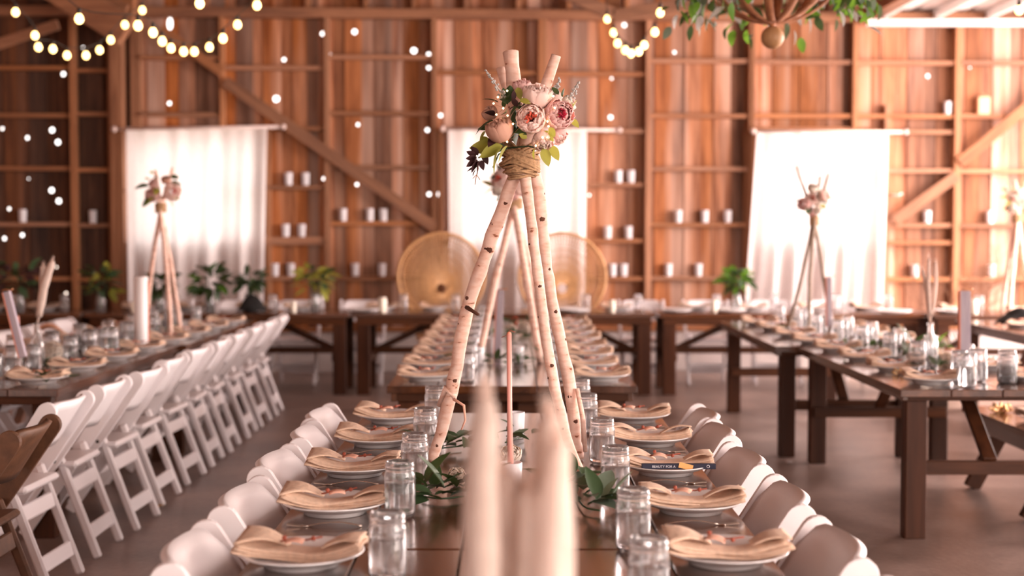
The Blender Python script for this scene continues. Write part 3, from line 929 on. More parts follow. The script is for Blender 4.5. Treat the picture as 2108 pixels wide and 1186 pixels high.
for k in range(8):
    Y = 7.08 + .61 * k
    setting(-2.43 + .012 * k, Y, 'right', LT, k, k < 3, jx=-2.64 + .01 * k, jy=-.10)
    if k > 1: setting(-3.02, Y, 'left', LT, k, False, jx=-2.80, jy=.05)
    if k < 7: instance('tumbler', make_tumbler, (-2.72, Y + .18, TH + .0005), 0, 'tall clear glass jar beside the %s place along left table' % ORD[k], 'jar', 'tall clear jars along the left table')
RT = 'right table'
for k in range(8):
    Y = 7.05 + .6 * k
    setting(2.14 - .018 * k, Y, 'left', RT, k, k < 3, jx=2.34 - .018 * k, jy=.17)
    setting(2.70 - .018 * k, Y + .1, 'right', RT, k, False, jx=2.53 - .018 * k, jy=-.12)
    if k < 7: instance('tumbler', make_tumbler, (2.42 - .018 * k, Y + .34, TH + .0005), 0, 'tall clear glass jar beside the %s place along right table' % ORD[k], 'jar', 'tall clear jars along the right table')
for k, Y in enumerate((9.6, 10.3, 11.0)):
    setting(4.05, Y, 'left', 'far right table', k, False, jx=4.35, jy=0)

# head table ware
hx = [(-5.6, 0), (-5.0, 1), (-4.5, 0), (-3.6, 1), (-3.1, 0), (-2.5, 1), (-2.05, 0), (-1.25, 1), (-.75, 0), (.5, 1), (1.0, 0), (1.75, 1), (2.3, 0), (2.9, 1), (3.4, 0), (4.2, 1), (4.8, 0), (5.4, 1)]
for k, (X, a) in enumerate(hx):
    yy = 13.30 if X < 3.83 else 13.10
    side = 'left of rattan chairs' if X < -1 else ('right of rattan chairs' if X > 1.2 else 'before rattan chairs')
    kk = k if X < -1 else (k - 8 if X < 1.2 else k - 11)
    plate_at(X, yy, 'small white plate on head table %s, %s along' % (side, ORD[kk]), 'plates on the head table ' + side)
    napkin_at(X, yy, random.uniform(-.3, .3), 'pale rolled napkin on head table %s, %s along' % (side, ORD[kk]), 'napkins on the head table ' + side)
    instance('jar', make_jar, (X + .21, yy - .05, TH + .0005), 0, 'mason jar of water on head table %s, %s along' % (side, ORD[kk]), 'jar', 'jars on the head table ' + side)
def px_z(px, py, z=TH):
    d = ray(px, py); t = (z - CAM_Z) / d.z
    return Vector((0, 0, CAM_Z)) + d * t
def make_pillar():
    t = put('pillar_candle', None)
    MB().lathe([(0, 0), (.033, 0), (.035, .003), (.035, .128), (.031, .131), (0, .126)], 20).build('wax', M_IVORY, t)
    MB().tube([(0, 0, .125), (.001, 0, .138)], .0014, 5).build('wick', M_SOCK, t)
    return t
for (px, lab, Y, sc) in [(604, 'short ivory pillar candle on head table right of left curtain', 12.9, .8), (787, 'tall slim ivory candle on head table left of rattan chairs', 12.85, 1.1), (275, 'small ivory candle on head table before left curtain', 12.9, .8),
        (1470, 'ivory pillar candle on head table by the right curtain', 12.9, .9), (2005, 'ivory pillar candle on the far right head table', 12.7, 1.0), (1260, 'ivory candle on head table right of the rattan chairs', 12.9, .9)]:
    instance('pillar', make_pillar, (at(px, 640, Y).x, Y, TH + .0005), 0, lab, 'candle', None, sc)
# long low white platters / rolled cloths on the head table
def make_platter():
    t = put('serving_platter', None)
    MB().lathe([(0, .004), (.09, 0), (.15, .014), (.17, .028), (.165, .031), (.14, .018), (0, .010)], 26).build('dish', M_CHALK, t)
    return t
for (px, Y, lab) in [(750, 13.05, 'white oval platter on head table left of the rattan chairs'), (1180, 13.0, 'white platter on head table under right rattan chair'), (1500, 13.0, 'white platter on head table beside the right curtain'), (1840, 12.8, 'white platter on bright far right head table'), (1960, 12.85, 'white platter near right edge on far head table'), (1390, 13.0, 'white platter on head table between chair and curtain')]:
    instance('platter', make_platter, (at(px, 640, Y).x, Y, TH + .0005), 0, lab, 'platter')

# ------------------------------------------------ votives on the wall girts
GV = [(45, 455), (190, 455), (593, 381), (628, 381), (587, 487), (620, 487), (705, 455), (760, 455), (788, 455), (565, 568), (598, 568), (730, 568), (785, 568),
      (1272, 376), (1298, 376), (1293, 491), (1250, 491), (1260, 569), (1283, 569), (1395, 458), (1450, 458), (1497, 458), (1437, 568), (1375, 568), (1908, 459), (2037, 460), (1882, 570), (2040, 570), (1950, 235)]
for n, (px, py) in enumerate(GV):
    s_, z_ = on_wall(px, py, .10)
    p = wall.matrix_basis @ Vector((s_, -.09, 0))
    row = 'upper' if py < 400 else ('second' if py < 470 else ('third' if py < 500 else 'lowest'))
    side = 'left of the left curtain' if px < 250 else ('between left and middle curtains' if px < 900 else ('between middle and right curtains' if px < 1540 else 'right of the right curtain'))
    girts = [o for o in wall.children if o.name.startswith('girt') and abs(o.location.z + .0225 - z_) < .12 and abs(o.location.x - s_) < 1.0]
    zz = (min(girts, key=lambda o: abs(o.location.z - z_)).location.z + .0225) if girts else z_
    same = [q for q in GV[:n] if abs(q[1] - py) < 12 and (q[0] < 250, 250 <= q[0] < 900, 900 <= q[0] < 1540, q[0] >= 1540) == (px < 250, 250 <= px < 900, 900 <= px < 1540, px >= 1540)]
    word = ['first', 'second', 'third', 'fourth', 'fifth', 'sixth'][len(same)]
    instance('votive', make_votive, (p.x, p.y, zz), 0, 'white votive on %s wall girt %s, %s one' % (row, side, word), 'candle', 'votives standing on the wall girts', 1.35)

# ------------------------------------------------ greenery helpers
LEAF_ME = {}
def leaf_mesh(mat, L=.09, wd=.30, bend=.25, fold=.25):
    key = (mat.name, L, wd, bend)
    if key not in LEAF_ME:
        def fn(u, v):
            a = 2 * v - 1
            half = L * wd * .5 * (sin(pi * min(1, u ** .8)) ** .8 if 0 < u < 1 else 0.0)
            return (a * half, L * u, abs(a) * half * fold - bend * L * u * u)
        LEAF_ME[key] = MB().sheet(fn, 7, 2).mesh('leaf', mat)
    return LEAF_ME[key]
def scatter_leaves(parent, n, ctr, spread, mats, L=(.05, .09), wd=.36, up=.3, seed=1, outward=True, name='leaf', low=None):
    rnd = random.Random(seed)
    for k in range(n):
        p = Vector((rnd.uniform(-1, 1) * spread[0], rnd.uniform(-1, 1) * spread[1], rnd.uniform(-1, 1) * spread[2]))
        d = Vector((p.x / max(spread[0], .01), p.y / max(spread[1], .01), p.z / max(spread[2], .01) * .5 + rnd.uniform(-.2, 1) * up))
        d += Vector((rnd.uniform(-.6, .6), rnd.uniform(-.6, .6), rnd.uniform(-.3, .3)))
        if low is not None: d.z = abs(d.z) * .35 + .28
        q = d.normalized().to_track_quat('Y', 'Z') @ Quaternion((0, 1, 0), rnd.uniform(-.9, .9) * (1 if low is None else .5))
        mt = rnd.choice(mats)
        pos = Vector(ctr) + p
        if low is not None and pos.z < low: pos.z = low + rnd.uniform(0, .02)
        put(name, leaf_mesh(mt, .1, wd, rnd.choice((.1, .3, .5))), parent, pos, q, rnd.uniform(*L) / .1)
def stems(parent, base, tops, r=.003, mat=None, name='stem'):
    mb = MB()
    for t in tops:
        t = Vector(t); b_ = Vector(base)
        mid = (t + b_) / 2 + Vector((random.uniform(-.01, .01), random.uniform(-.01, .01), .01))
        mb.tube([b_, mid, t], r, 5)
    return mb.build(name, mat or M_LEAF, parent)

def peony(parent, ctr, axis, r, petal, core, openness=1.0, seed=0, name='peony'):
    """a full double flower: core of ruffled petals, inner bowl, and separate outer petals"""
    rnd = random.Random(seed)
    def patch(R, lon, halfw, lat0, lat1, flare, ruff):
        ph = rnd.uniform(0, 6)
        def fn(u, v):
            lat = lat0 + (lat1 - lat0) * v
            w = halfw * (sin(pi * (.12 + .80 * v)) ** .5)
            lo = lon + w * (2 * u - 1)
            RR = R * (1 + flare * v ** 3 + ruff * v * v * sin(6 * u * pi + ph) - .10 * (abs(2 * u - 1) ** 2) * v)
            edge = 1 - .10 * v * (2 * u - 1) ** 2
            return (RR * cos(lat) * cos(lo), RR * cos(lat) * sin(lo), RR * sin(lat) * edge)
        return fn
    q = track(axis) @ Quaternion((0, 0, 1), rnd.uniform(0, 6))
    mb = MB()
    for (R, n, hw, l1, fl) in ((.82, 6, .70, .85, .0), (.66, 6, .75, 1.05, .0)):
        o_ = rnd.uniform(0, 6)
        for k in range(n):
            mb.sheet(patch(r * R * rnd.uniform(.95, 1.03), o_ + 2 * pi * k / n, hw, -1.0, l1 * rnd.uniform(.85, 1.05) * (1.15 - .15 * openness), fl, .05), 8, 6, r * .02)
    body = mb.build(name, petal, parent, ctr, q)
    cb = MB()
    for k in range(16):
        a = rnd.uniform(0, 6.28); rr = r * rnd.uniform(.08, .36)
        c = Vector((rr * cos(a), rr * sin(a), r * rnd.uniform(.28, .62)))
        mxx = Matrix.Translation(c) @ Matrix.Rotation(rnd.uniform(0, 6), 4, 'Z') @ Matrix.Rotation(rnd.uniform(-.5, .5), 4, 'X')
        cb.sheet(lambda u, v: ((u - .5) * r * .30, .05 * r * sin(5 * u), v * r * .24), 4, 3, r * .015, mxx)
    cb.build('flower_centre', core, body)
    pm = [MB().sheet(patch(1.0, 0, .80, -1.15, .30 + .25 * (1.4 - openness), .06, .045), 8, 7, .02).mesh('petal', petal),
          MB().sheet(patch(.93, 0, .72, -1.15, .62, .03, .05), 8, 7, .02).mesh('petal', petal)]
    for k in range(6):
        put('petal', pm[0], body, (0, 0, 0), (0, 0, 2 * pi * k / 6 + rnd.uniform(-.15, .15)), r * rnd.uniform(.96, 1.04))
    for k in range(5):
        put('petal', pm[1], body, (0, 0, 0), (0, 0, 2 * pi * k / 5 + rnd.uniform(-.15, .15)), r * rnd.uniform(.94, 1.0))
    return body

# ================================================================== MAIN TRIPOD
def smooth_path(pts, rad, seg=5):
    P = [Vector(p) for p in pts]; out = []; R = []
    for i in range(len(P) - 1):
        p0 = P[max(i - 1, 0)]; p1 = P[i]; p2 = P[i + 1]; p3 = P[min(i + 2, len(P) - 1)]
        for k in range(seg):
            t = k / seg
            out.append(.5 * ((2 * p1) + (-p0 + p2) * t + (2 * p0 - 5 * p1 + 4 * p2 - p3) * t * t + (-p0 + 3 * p1 - 3 * p2 + p3) * t ** 3))
            R.append(rad[i] + (rad[i + 1] - rad[i]) * t)
    out.append(P[-1]); R.append(rad[-1])
    return out, R
def pole(parent, pts, rad, mat, knots=(), n=12, seed=0, name='birch_pole'):
    rnd = random.Random(seed)
    P, R = smooth_path(pts, rad, 5)
    P = [p + Vector((rnd.uniform(-1, 1), rnd.uniform(-1, 1), 0)) * .002 for p in P]
    o = MB().tube(P, [r * rnd.uniform(.93, 1.08) for r in R], n, True, .03).build(name, mat, parent)
    for (f, side, size) in knots:
        i = min(int(f * (len(P) - 1)), len(P) - 2)
        t = (P[i + 1] - P[i]).normalized()
        sd = Vector((side, -sqrt(max(0, 1 - side * side)), 0)); sd = (sd - t * sd.dot(t)).normalized()
        c = P[i] + sd * R[i] * .86
        k = MB().tube([-sd * .004, sd * size * .45], [size * 1.25, size * .6], 7, True, .25).build('knot', M_STUB, o, c)
    return o
tri = thing('birch_tripod', 'tall birch pole tripod bound with jute twine on front centre table', 'tripod')
YA = 4.52
def P_(l): return [at(*q) for q in l]
ft = P_([(887, 962, 4.70), (905, 900, 4.69), (935, 780, 4.67), (962, 640, 4.64), (1005, 510, 4.60), (1048, 392, 4.55), (1092, 268, 4.50), (1145, 114, 4.46)])
ft[0].z = TH + .004
pole(tri, ft, [.0165, .0205, .0225, .0225, .0225, .0215, .021, .0165], M_BIRCH, [(.12, .1, .007), (.22, -.9, .007), (.30, .3, .010), (.38, -.2, .007), (.47, -.6, .009), (.58, .2, .013), (.64, -.8, .010), (.70, .1, .009), (.92, .5, .006), (.42, -.9, .006), (.53, .5, .006)], seed=1)
b1 = P_([(1205, 1012, 4.26), (1168, 905, 4.36), (1143, 800, 4.42), (1122, 680, 4.46), (1102, 530, 4.48), (1086, 400, 4.50), (1072, 300, 4.54), (1050, 108, 4.60)])
b1[0].z = TH + .004
pole(tri, b1, [.012, .0155, .0175, .0175, .0175, .018, .021, .0265], M_BIRCH, [(.18, -.3, .006), (.33, -.9, .007), (.36, .2, .009), (.47, -.9, .006), (.62, -.8, .006), (.52, .1, .007), (.93, -.1, .008), (.97, .5, .010)], seed=2)
b2 = P_([(1192, 985, 4.72), (1183, 880, 4.74), (1172, 790, 4.72), (1140, 640, 4.68), (1122, 530, 4.64), (1108, 400, 4.60), (1088, 320, 4.60), (1030, 140, 4.66)])
b2[0].z = TH + .004
pole(tri, b2, [.018, .0205, .0215, .021, .021, .0225, .021, .014], M_BIRCH, [(.18, .2, .010), (.26, -.3, .010), (.38, .9, .006), (.45, .3, .008), (.56, .6, .007), (.68, .2, .012), (.72, .95, .006)], seed=3)
# branch stubs
tw = at(1075, 333, 4.53)
MB().tube(P_([(934, 822, 4.62), (955, 835, 4.60), (958, 865, 4.60), (950, 885, 4.60)]), [.006, .005, .004, .003], 6).build('twine_end', M_TAG, tri)
MB().tube(P_([(905, 835, 4.69), (918, 800, 4.66), (938, 818, 4.66)]), [.011, .013, .010], 7).build('branch_stub', M_BIRCH, tri)
MB().tube(P_([(960, 632, 4.62), (985, 648, 4.58)]), [.008, .005], 7).build('branch_stub', M_STUB, tri)
MB().tube(P_([(1188, 800, 4.7), (1200, 860, 4.68), (1205, 930, 4.68)]), [.008, .009, .008], 7).build('branch_stub', M_BIRCH, tri)
# twine wrap
mb = MB()
rnd = random.Random(4)
for k in range(26):
    f = k / 25
    zc = -.046 + .092 * f + rnd.uniform(-.004, .004)
    rx = .044 + .010 * sin(pi * f) + rnd.uniform(-.006, .006) + .010 * f
    tx = .75 * sin(k * 1.3) * (f * .9 + .25); ty = rnd.uniform(-.3, .3)
    mb.tube([(rx * cos(a) + (-.012) * f, .85 * rx * sin(a), zc + tx * rx * cos(a) + ty * .02 * sin(a)) for a in [2 * pi * q / 24 for q in range(25)]], rnd.uniform(.0036, .0052), 6, False)
for k in range(12):
    f = k / 11
    mb.tube([((.058 + .006 * f) * cos(a) - .008, .052 * sin(a), .030 - .010 * f + (.030 + .012 * f) * -cos(a + .4) + .006 * sin(2 * a + k)) for a in [2 * pi * q / 26 for q in range(27)]], .0046, 6, False)
mb.build('twine_wrap', M_TWINE, tri, tw)

bq = thing('peony_bouquet', 'blush peony bouquet with fairy lights tied at the front tripod top', 'flowers', at(1085, 250, 4.47))
BO = bq.location.copy()
def rel(px, py, Y): return at(px, py, Y) - BO
S_ = 4.42 / FPX
for (px, py, Y, r, ax, mt, cr, op, sd) in [
        (1093, 244, 4.38, 31, (-.10, -1, .18), M_PETAL, M_CORE, 1.0, 11), (1151, 236, 4.41, 31, (.42, -1, .12), M_PETALP, M_CORE2, 1.0, 12),
        (1106, 196, 4.42, 31, (.15, -.35, 1), M_PETAL, M_PETAL, .7, 13), (1028, 266, 4.40, 29, (-.35, -.3, 1), M_PETALB, M_PETALB, .3, 14),
        (1008, 232, 4.52, 17, (-.5, -.2, .8), M_PETALB, M_PETALB, .4, 15), (1118, 291, 4.40, 23, (.1, -.5, -.8), M_PETAL, M_PETALW, .8, 16),
        (1150, 281, 4.46, 19, (.6, -.3, -.6), M_PETALP, M_PETAL, .6, 17), (1172, 212, 4.47, 17, (.9, -.3, .5), M_PETALW, M_PETAL, .9, 18),
        (1075, 178, 4.50, 20, (-.1, -.3, 1), M_PETALP, M_PETALP, .6, 19), (1140, 210, 4.56, 24, (.3, .6, .6), M_PETAL, M_PETAL, .8, 20), (1060, 265, 4.58, 26, (-.3, .9, .1), M_PETAL, M_PETALW, .8, 21)]:
    peony(bq, rel(px, py, Y), ax, r * S_, mt, cr, op, sd)
scatter_leaves(bq, 28, rel(1050, 245, 4.47), (.055, .04, .07), [M_LEAF, M_LEAF, M_DARK, M_LIME], (.05, .08), .5, .3, 5)
def leaves_list(parent, lst, mat, wd=.42, off=None):
    for (x0, y0, x1, y1, Y) in lst:
        a = at(x0, y0, Y) - off; b_ = at(x1, y1, Y - .015) - off
        d = b_ - a
        q = d.normalized().to_track_quat('Y', 'Z') @ Quaternion((0, 1, 0), random.uniform(.5, 1.1))
        put('leaf', leaf_mesh(mat, .1, wd, .1), parent, a, q, d.length / .1)
leaves_list(bq, [(1030, 305, 965, 302, 4.44), (1035, 300, 985, 322, 4.42), (1025, 310, 1012, 362, 4.43), (1045, 300, 1022, 335, 4.40), (1000, 270, 984, 296, 4.44), (1008, 295, 988, 280, 4.44), (1118, 305, 1130, 342, 4.40), (1134, 300, 1150, 330, 4.41),
            (1100, 305, 1098, 328, 4.38), (1175, 245, 1192, 262, 4.43), (1178, 225, 1186, 205, 4.45), (1085, 285, 1068, 275, 4.38), (1070, 205, 1092, 212, 4.38), (1065, 180, 1072, 205, 4.42), (1120, 270, 1140, 290, 4.38), (1132, 262, 1142, 282, 4.38)], M_LIME, .55, BO)
leaves_list(bq, [(1055, 205, 1050, 175, 4.45), (1045, 215, 1035, 180, 4.46), (1050, 240, 1072, 205, 4.42), (1060, 270, 1058, 225, 4.42), (1045, 290, 1062, 262, 4.41), (1062, 300, 1068, 250, 4.43), (1030, 300, 1005, 312, 4.43), (1150, 195, 1136, 178, 4.46), (1158, 200, 1160, 180, 4.46)], M_LEAF, .5, BO)
leaves_list(bq, [(980, 322, 960, 310, 4.42), (982, 326, 958, 325, 4.42), (984, 330, 958, 342, 4.42), (985, 332, 968, 355, 4.42), (988, 330, 980, 360, 4.42), (984, 320, 970, 300, 4.42), (990, 330, 995, 350, 4.42), (982, 322, 976, 338, 4.41), (978, 345, 960, 352, 4.42), (980, 348, 972, 362, 4.42), (995, 318, 1004, 338, 4.43), (1060, 205, 1056, 185, 4.41), (1064, 220, 1054, 200, 4.41)], M_DARK, .55, BO)
stems(bq, rel(1045, 305, 4.46), [rel(985, 325, 4.42), rel(1012, 300, 4.43), rel(978, 345, 4.42), rel(1130, 310, 4.42), rel(1015, 345, 4.43)], .0026)
def silver_sprig(parent, a, b_, off, seed=1):
    rnd = random.Random(seed)
    a = a - off; b_ = b_ - off; d = b_ - a
    sp = MB(); sp.tube([a, (a + b_) / 2, b_], .0022, 5)
    for k in range(26):
        f = k / 25
        c = a + d * (f * .95 + .05)
        w = .016 * (1 - f * .75)
        sp.ball(c + Vector((rnd.uniform(-w, w), rnd.uniform(-w, w), rnd.uniform(-.003, .003))), .0048 * (1 - .4 * f), 6, 4)
    o = sp.build('silver_sprig', M_SILVER, parent)
silver_sprig(bq, at(1042, 205, 4.44), at(1000, 144, 4.42), BO, 1)
silver_sprig(bq, at(1168, 212, 4.46), at(1192, 168, 4.44), BO, 2)
silver_sprig(bq, at(1140, 195, 4.48), at(1152, 160, 4.46), BO, 3)
MB().tube([rel(985, 345, 4.42), rel(980, 365, 4.42), rel(978, 380, 4.42)], .0014, 5).tube([rel(981, 360, 4.42), rel(988, 370, 4.42)], .0012, 5).tube([rel(981, 360, 4.42), rel(973, 368, 4.42)], .0012, 5).build('dried_sprig', M_BRANCH, bq)
fl = thing('fairy_light_string', 'thin string of warm fairy lights tucked among the front peonies', 'string lights', BO)
fp = [(1044, 187, 4.42), (1025, 200, 4.42), (1016, 213, 4.42), (1036, 223, 4.41), (1022, 236, 4.40), (1045, 238, 4.39), (1056, 255, 4.37), (1127, 250, 4.37), (1129, 260, 4.37), (1126, 283, 4.37), (1117, 283, 4.36), (1103, 300, 4.37), (1139, 198, 4.39), (1044, 292, 4.40), (1142, 222, 4.37)]
MB().tube(smooth_path([rel(*p) for p in fp], [.001] * len(fp), 3)[0], .0007, 4, False).build('wire', M_COPPER, fl)
fm = MB().ball((0, 0, 0), .0032, 8, 6).mesh('fairy_bulb', M_FAIRY)
for p in fp: put('fairy_bulb', fm, fl, rel(*p))

# ================================================================== NEAR CENTREPIECES
def table_pt(px, py): return px_z(px, py)
taper = thing('taper_candle', 'thin pink taper candle with string wick standing in white cup', 'candle')
p = px_z(1052, 1020)
p.x = at(1052, 1000, p.y).x
tz = at(1046, 688, p.y).z
MB().tube([(p.x, p.y, TH + .006), (p.x - .004, p.y, 1.0), (p.x - .006, p.y, tz)], [.0105, .0078, .0075], 12).build('wax', M_WAX, taper)
MB().tube([(p.x - .006, p.y, tz - .003), (p.x - .005, p.y, tz + .012), (p.x + .012, p.y, tz + .006)], .0014, 5).tube([(p.x - .006, p.y, tz), (p.x - .028, p.y, tz - .010)], .0012, 5).build('wick', M_RUST, taper)
MB().ball((p.x - .006, p.y, tz + .001), .007, 8, 5).build('wax_lip', M_CORAL, taper)
def make_cup():
    t = put('white_cup', None)
    MB().lathe([(0, 0), (.029, 0), (.031, .003), (.0335, .098), (.032, .0995), (.030, .098), (.028, .006), (0, .005)], 24).build('cup_body', M_FROST, t)
    return t
instance('cup', make_cup, (p.x, p.y, TH + .0005), 0, 'frosted white cup holding pink taper, behind the near plume', 'cup')
for (px, py, lab) in [(1062, 902, 'frosted white cup on front centre table, before the far edge'), (1067, 748, 'frosted white cup on second centre table right of tripod poles'), (985, 750, 'frosted white cup left on second centre table by mason jars'), (1012, 728, 'frosted white cup behind another at left, second centre table'),
                      (986, 738, 'frosted white cup tucked behind the leftmost, second centre table')]:
    q = px_z(px, py); instance('cup', make_cup, (q.x, q.y, TH + .0005), 0, lab, 'cup')
# cream roses
def rose(px, py, r, lab, mt=M_PETALW, ax=(0, -1, .5), core=None):
    q = px_z(px, py); q.z = TH + r * 1.02
    t = thing('cut_rose', lab, 'flower', q)
    peony(t, (0, 0, 0), ax, r, mt, core or mt, .9, int(px), 'flower_head')
    return t
rose(1052, 958, .036, 'round cream rose lying behind the pink taper cup', ax=(0, -.8, .8))
rose(940, 1002, .030, 'yellowish cream rose lying among leaves left of the plume', simple('dummy', (1, 1, 1)) if False else M_PETALW)
rose(940, 702, .032, 'white rose in the greens on second centre table, left'); rose(1078, 690, .045, 'large white rose in the greens on second centre table')
rose(1052, 688, .040, 'white rose beside the largest, second centre table'); rose(1060, 668, .03, 'coral red flower atop greens on second centre table', M_CORE, core=M_CORE)
rose(1010, 752, .018, 'tiny white bloom fallen on second centre table leaves')
rose(1948, 755, .04, 'white rose beside the bottle on the right table'); rose(110, 745, .06, 'big white rose by bottle near end of left table')
rose(1935, 725, .05, 'half hidden white rose behind bottle on the right table'); rose(330, 690, .03, 'small pale rose at the left tripod foot')
def garland(lab, pts, n, seed, spread=.07, mats=None, L=(.06, .10), wd=.42):
    q = px_z(*pts[0])
    t = thing('eucalyptus_garland', lab, 'greenery', q)
    P = [px_z(*a) for a in pts]
    P = [Vector((a.x - q.x, a.y - q.y, .012)) for a in P]
    if len(P) > 1: MB().tube(smooth_path(P, [.003] * len(P), 4)[0], .0028, 5).build('stem', M_LEAF, t)
    for i, c in enumerate(P):
        scatter_leaves(t, n, c + Vector((0, 0, .022)), (spread, spread * 1.1, .016), mats or [M_LEAF, M_LEAF, M_LEAF2], L, wd, .25, seed * 31 + i, low=.012)
    return t
garland('dark green eucalyptus cluster on table left of the near plume', [(868, 1030), (910, 1035), (955, 1030)], 11, 1, .06, None, (.08, .13), .5)
garland('eucalyptus leaves behind the tripod foot, left of plume', [(905, 930), (950, 925)], 10, 2, .06, None, (.07, .11), .5)
garland('eucalyptus leaves around the frosted cups behind the plume', [(1040, 918), (1078, 905)], 6, 3, .035)
garland('grey green eucalyptus spilling right of the near plume', [(1180, 1010), (1200, 1050), (1235, 1060)], 11, 4, .06, [M_LEAF, M_LEAF, M_LEAF2], (.08, .13), .45)
garland('green garland across second centre table, near part', [(960, 755), (1010, 748), (1060, 752), (1100, 748)], 9, 5, .09)
garland('green garland across second centre table, middle part', [(1000, 700), (1060, 700), (1090, 695)], 10, 6, .11)
garland('green garland across second centre table, far part', [(1035, 672), (1075, 670)], 10, 7, .13, L=(.08, .13))
garland('dark foliage beside the bottle on left table end', [(60, 760), (110, 790), (90, 745)], 9, 8, .10)
garland('foliage bunch midway along the left table', [(335, 690), (200, 725)], 9, 9, .09, L=(.08, .12))
garland('green moss and leaves by bottle on right table end', [(1925, 765), (1890, 745)], 9, 10, .09)
garland('loose green leaves midway along the right table', [(1750, 720), (1790, 728), (1640, 690)], 5, 11, .09)
dk = garland('tall dark leafy bunch behind bottle on right table', [(1880, 735), (1892, 728)], 14, 12, .09, [M_LEAF, M_DARK], (.12, .2), .3)
garland('bright green leaves right of the bottle on right table', [(1935, 728)], 8, 13, .05, [M_BRIGHT], (.08, .12))

# ------------------------------------------------ pampas plumes in bottles
def plume(parent, base, tip, r, seed, mat=None, dens=900):
    rnd = random.Random(seed)
    base = Vector(base); tip = Vector(tip); d = tip - base; L = d.length; t = d.normalized()
    x = t.orthogonal().normalized(); y = t.cross(x)
    mb = MB()
    bend = x * rnd.uniform(-.02, .02)
    mb.tube([base + d * (k / 10) + bend * sin(pi * k / 10) for k in range(11)], [r * .85 * (sin(pi * (.06 + .86 * k / 10)) ** .34) for k in range(11)], 10, True, .12)
    for k in range(dens):
        f = rnd.random() ** .9
        R = r * (sin(pi * (.05 + .85 * f)) ** .7) * rnd.uniform(.5, 1.05)
        a = rnd.uniform(0, 2 * pi)
        c = base + d * f + bend * sin(pi * f)
        o = (x * cos(a) + y * sin(a))
        e = c + o * R + t * rnd.uniform(.02, .06) * (L / .4)
        w = (o.cross(t)) * .0016 * (r / .03)
        mb.add([c + o * R * .3 - w, c + o * R * .3 + w, e], [(0, 1, 2)])
    ob = mb.build('plume', mat or M_PAMPAS, parent)
    return ob
def bottle_mesh(h, r):
    return MB().lathe([(0, .003), (r * .8, 0), (r, .01), (r, h * .52), (r * .9, h * .62), (r * .38, h * .78), (r * .33, h * .95), (r * .42, h * .965), (r * .42, h), (r * .30, h), (r * .26, h * .95), (r * .30, h * .78), (r * .84, h * .61), (r * .93, h * .5), (r * .93, .015), (0, .012)], 22)
nb = thing('pampas_bunch', 'large blurred cream pampas plumes closest to the camera', 'pampas grass', (0, 0, 0))
Yn = 1.72
base = Vector((.010, Yn, TH + .10))
for (tx, ty, dy, r, sd, fx) in [(1000, 826, -.03, .027, 1, 1012), (1128, 866, .02, .031, 2, 1118), (1150, 915, -.02, .026, 3, 1138), (1062, 1000, .04, .032, 4, 1062), (1092, 1010, .0, .034, 5, 1092), (1030, 980, .02, .030, 6, 1034)]:
    tip = at(tx, ty, Yn + dy)
    bs = at(fx, 1440, Yn + dy * .6)
    plume(nb, bs, tip, r, sd, dens=1500)
    MB().tube([base, bs], .0022, 5).build('stalk', M_PAMPAS, nb)
nbb = thing('glass_bottle', 'clear bottle holding the nearest pampas plumes below the frame', 'bottle', (base.x, Yn, TH + .0005))
bottle_mesh(.22, .036).build('bottle_glass', M_GLASS, nbb)
def pampas_far(lab, foot, tips, Y, r, g, lab2):
    q = at(*foot, Y)
    t = thing('pampas_bunch', lab, 'pampas grass')
    for i, (x_, y_) in enumerate(tips):
        tip = at(x_, y_, Y)
        b_ = Vector((q.x, Y, TH + .23)); s0 = b_ + (tip - b_) * .18
        plume(t, s0, tip, r, 20 + i, dens=500)
        MB().tube([(q.x, Y, TH + .04), b_, s0], .003, 5).build('stalk', M_PAMPAS, t)
    b2 = thing('glass_bottle', lab2, 'bottle', (q.x, Y, TH + .0005))
    bottle_mesh(.26, .042).build('bottle_glass', M_GLASS, b2)
pampas_far('cream pampas plumes in bottle at near end of left table', (76, 705), [(88, 548), (108, 538)], 7.75, .028, None, 'clear bottle holding plumes near end of left table')
pampas_far('three white pampas plumes in bottle on the right table', (1914, 760), [(1899, 556), (1912, 533), (1926, 540)], 7.75, .014, None, 'clear bottle holding plumes on the right table')

# lilac slabs (number boards) with coral edges
def slab(lab, foot, top, Y, w, th=.03, coral=True):
    a = at(*foot, Y); b_ = at(*top, Y); a.z = max(a.z, TH + .003)
    t = thing('marker_board', lab, 'marker board')
    d = b_ - a; L = d.length
    rot = Matrix.Rotation(atan2(d.x, d.z), 4, 'Y')
    MB().box((0, 0, L / 2), (w, th, L), bev=.002).build('board', M_LILAC, t, a, rot.to_quaternion())
    MB().box((-w / 2 - .003, 0, L / 2), (.006, th * 1.02, L * .995), bev=.001).build('coral_edge', M_CORAL, t, a, rot.to_quaternion())
    MB().tube([b_ + Vector((-.02, -th * .6, .004)), b_ + Vector((.0, -th * .6, .012)), b_ + Vector((.03, -th * .6, .006)), b_ + Vector((.038, -th * .5, .016))], .003, 5).build('copper_clip', M_COPPER, t)
    return t
slab('tall lilac grey wooden marker upright on the right table', (1986, 740), (1986, 599), 7.45, .055)
slab('lilac grey marker leaning at near end of left table', (48, 735), (14, 600), 7.2, .034)
slab('slim lilac marker standing on second centre table', (1024, 738), (1031, 598), 8.6, .042)
slab('slim lilac marker by the right table tripod', (1707, 672), (1706, 570), 9.9, .035)
sb = at(290, 570, 9.2); wt = thing('pillar_lantern', 'tall white paper pillar standing on left table before curtain', 'lantern', (sb.x, 9.2, TH + .0005))
MB().lathe([(0, 0), (.044, 0), (.046, .004), (.046, sb.z - TH - .004), (.042, sb.z - TH), (0, sb.z - TH)], 20).build('paper_shade', M_CHALK, wt)
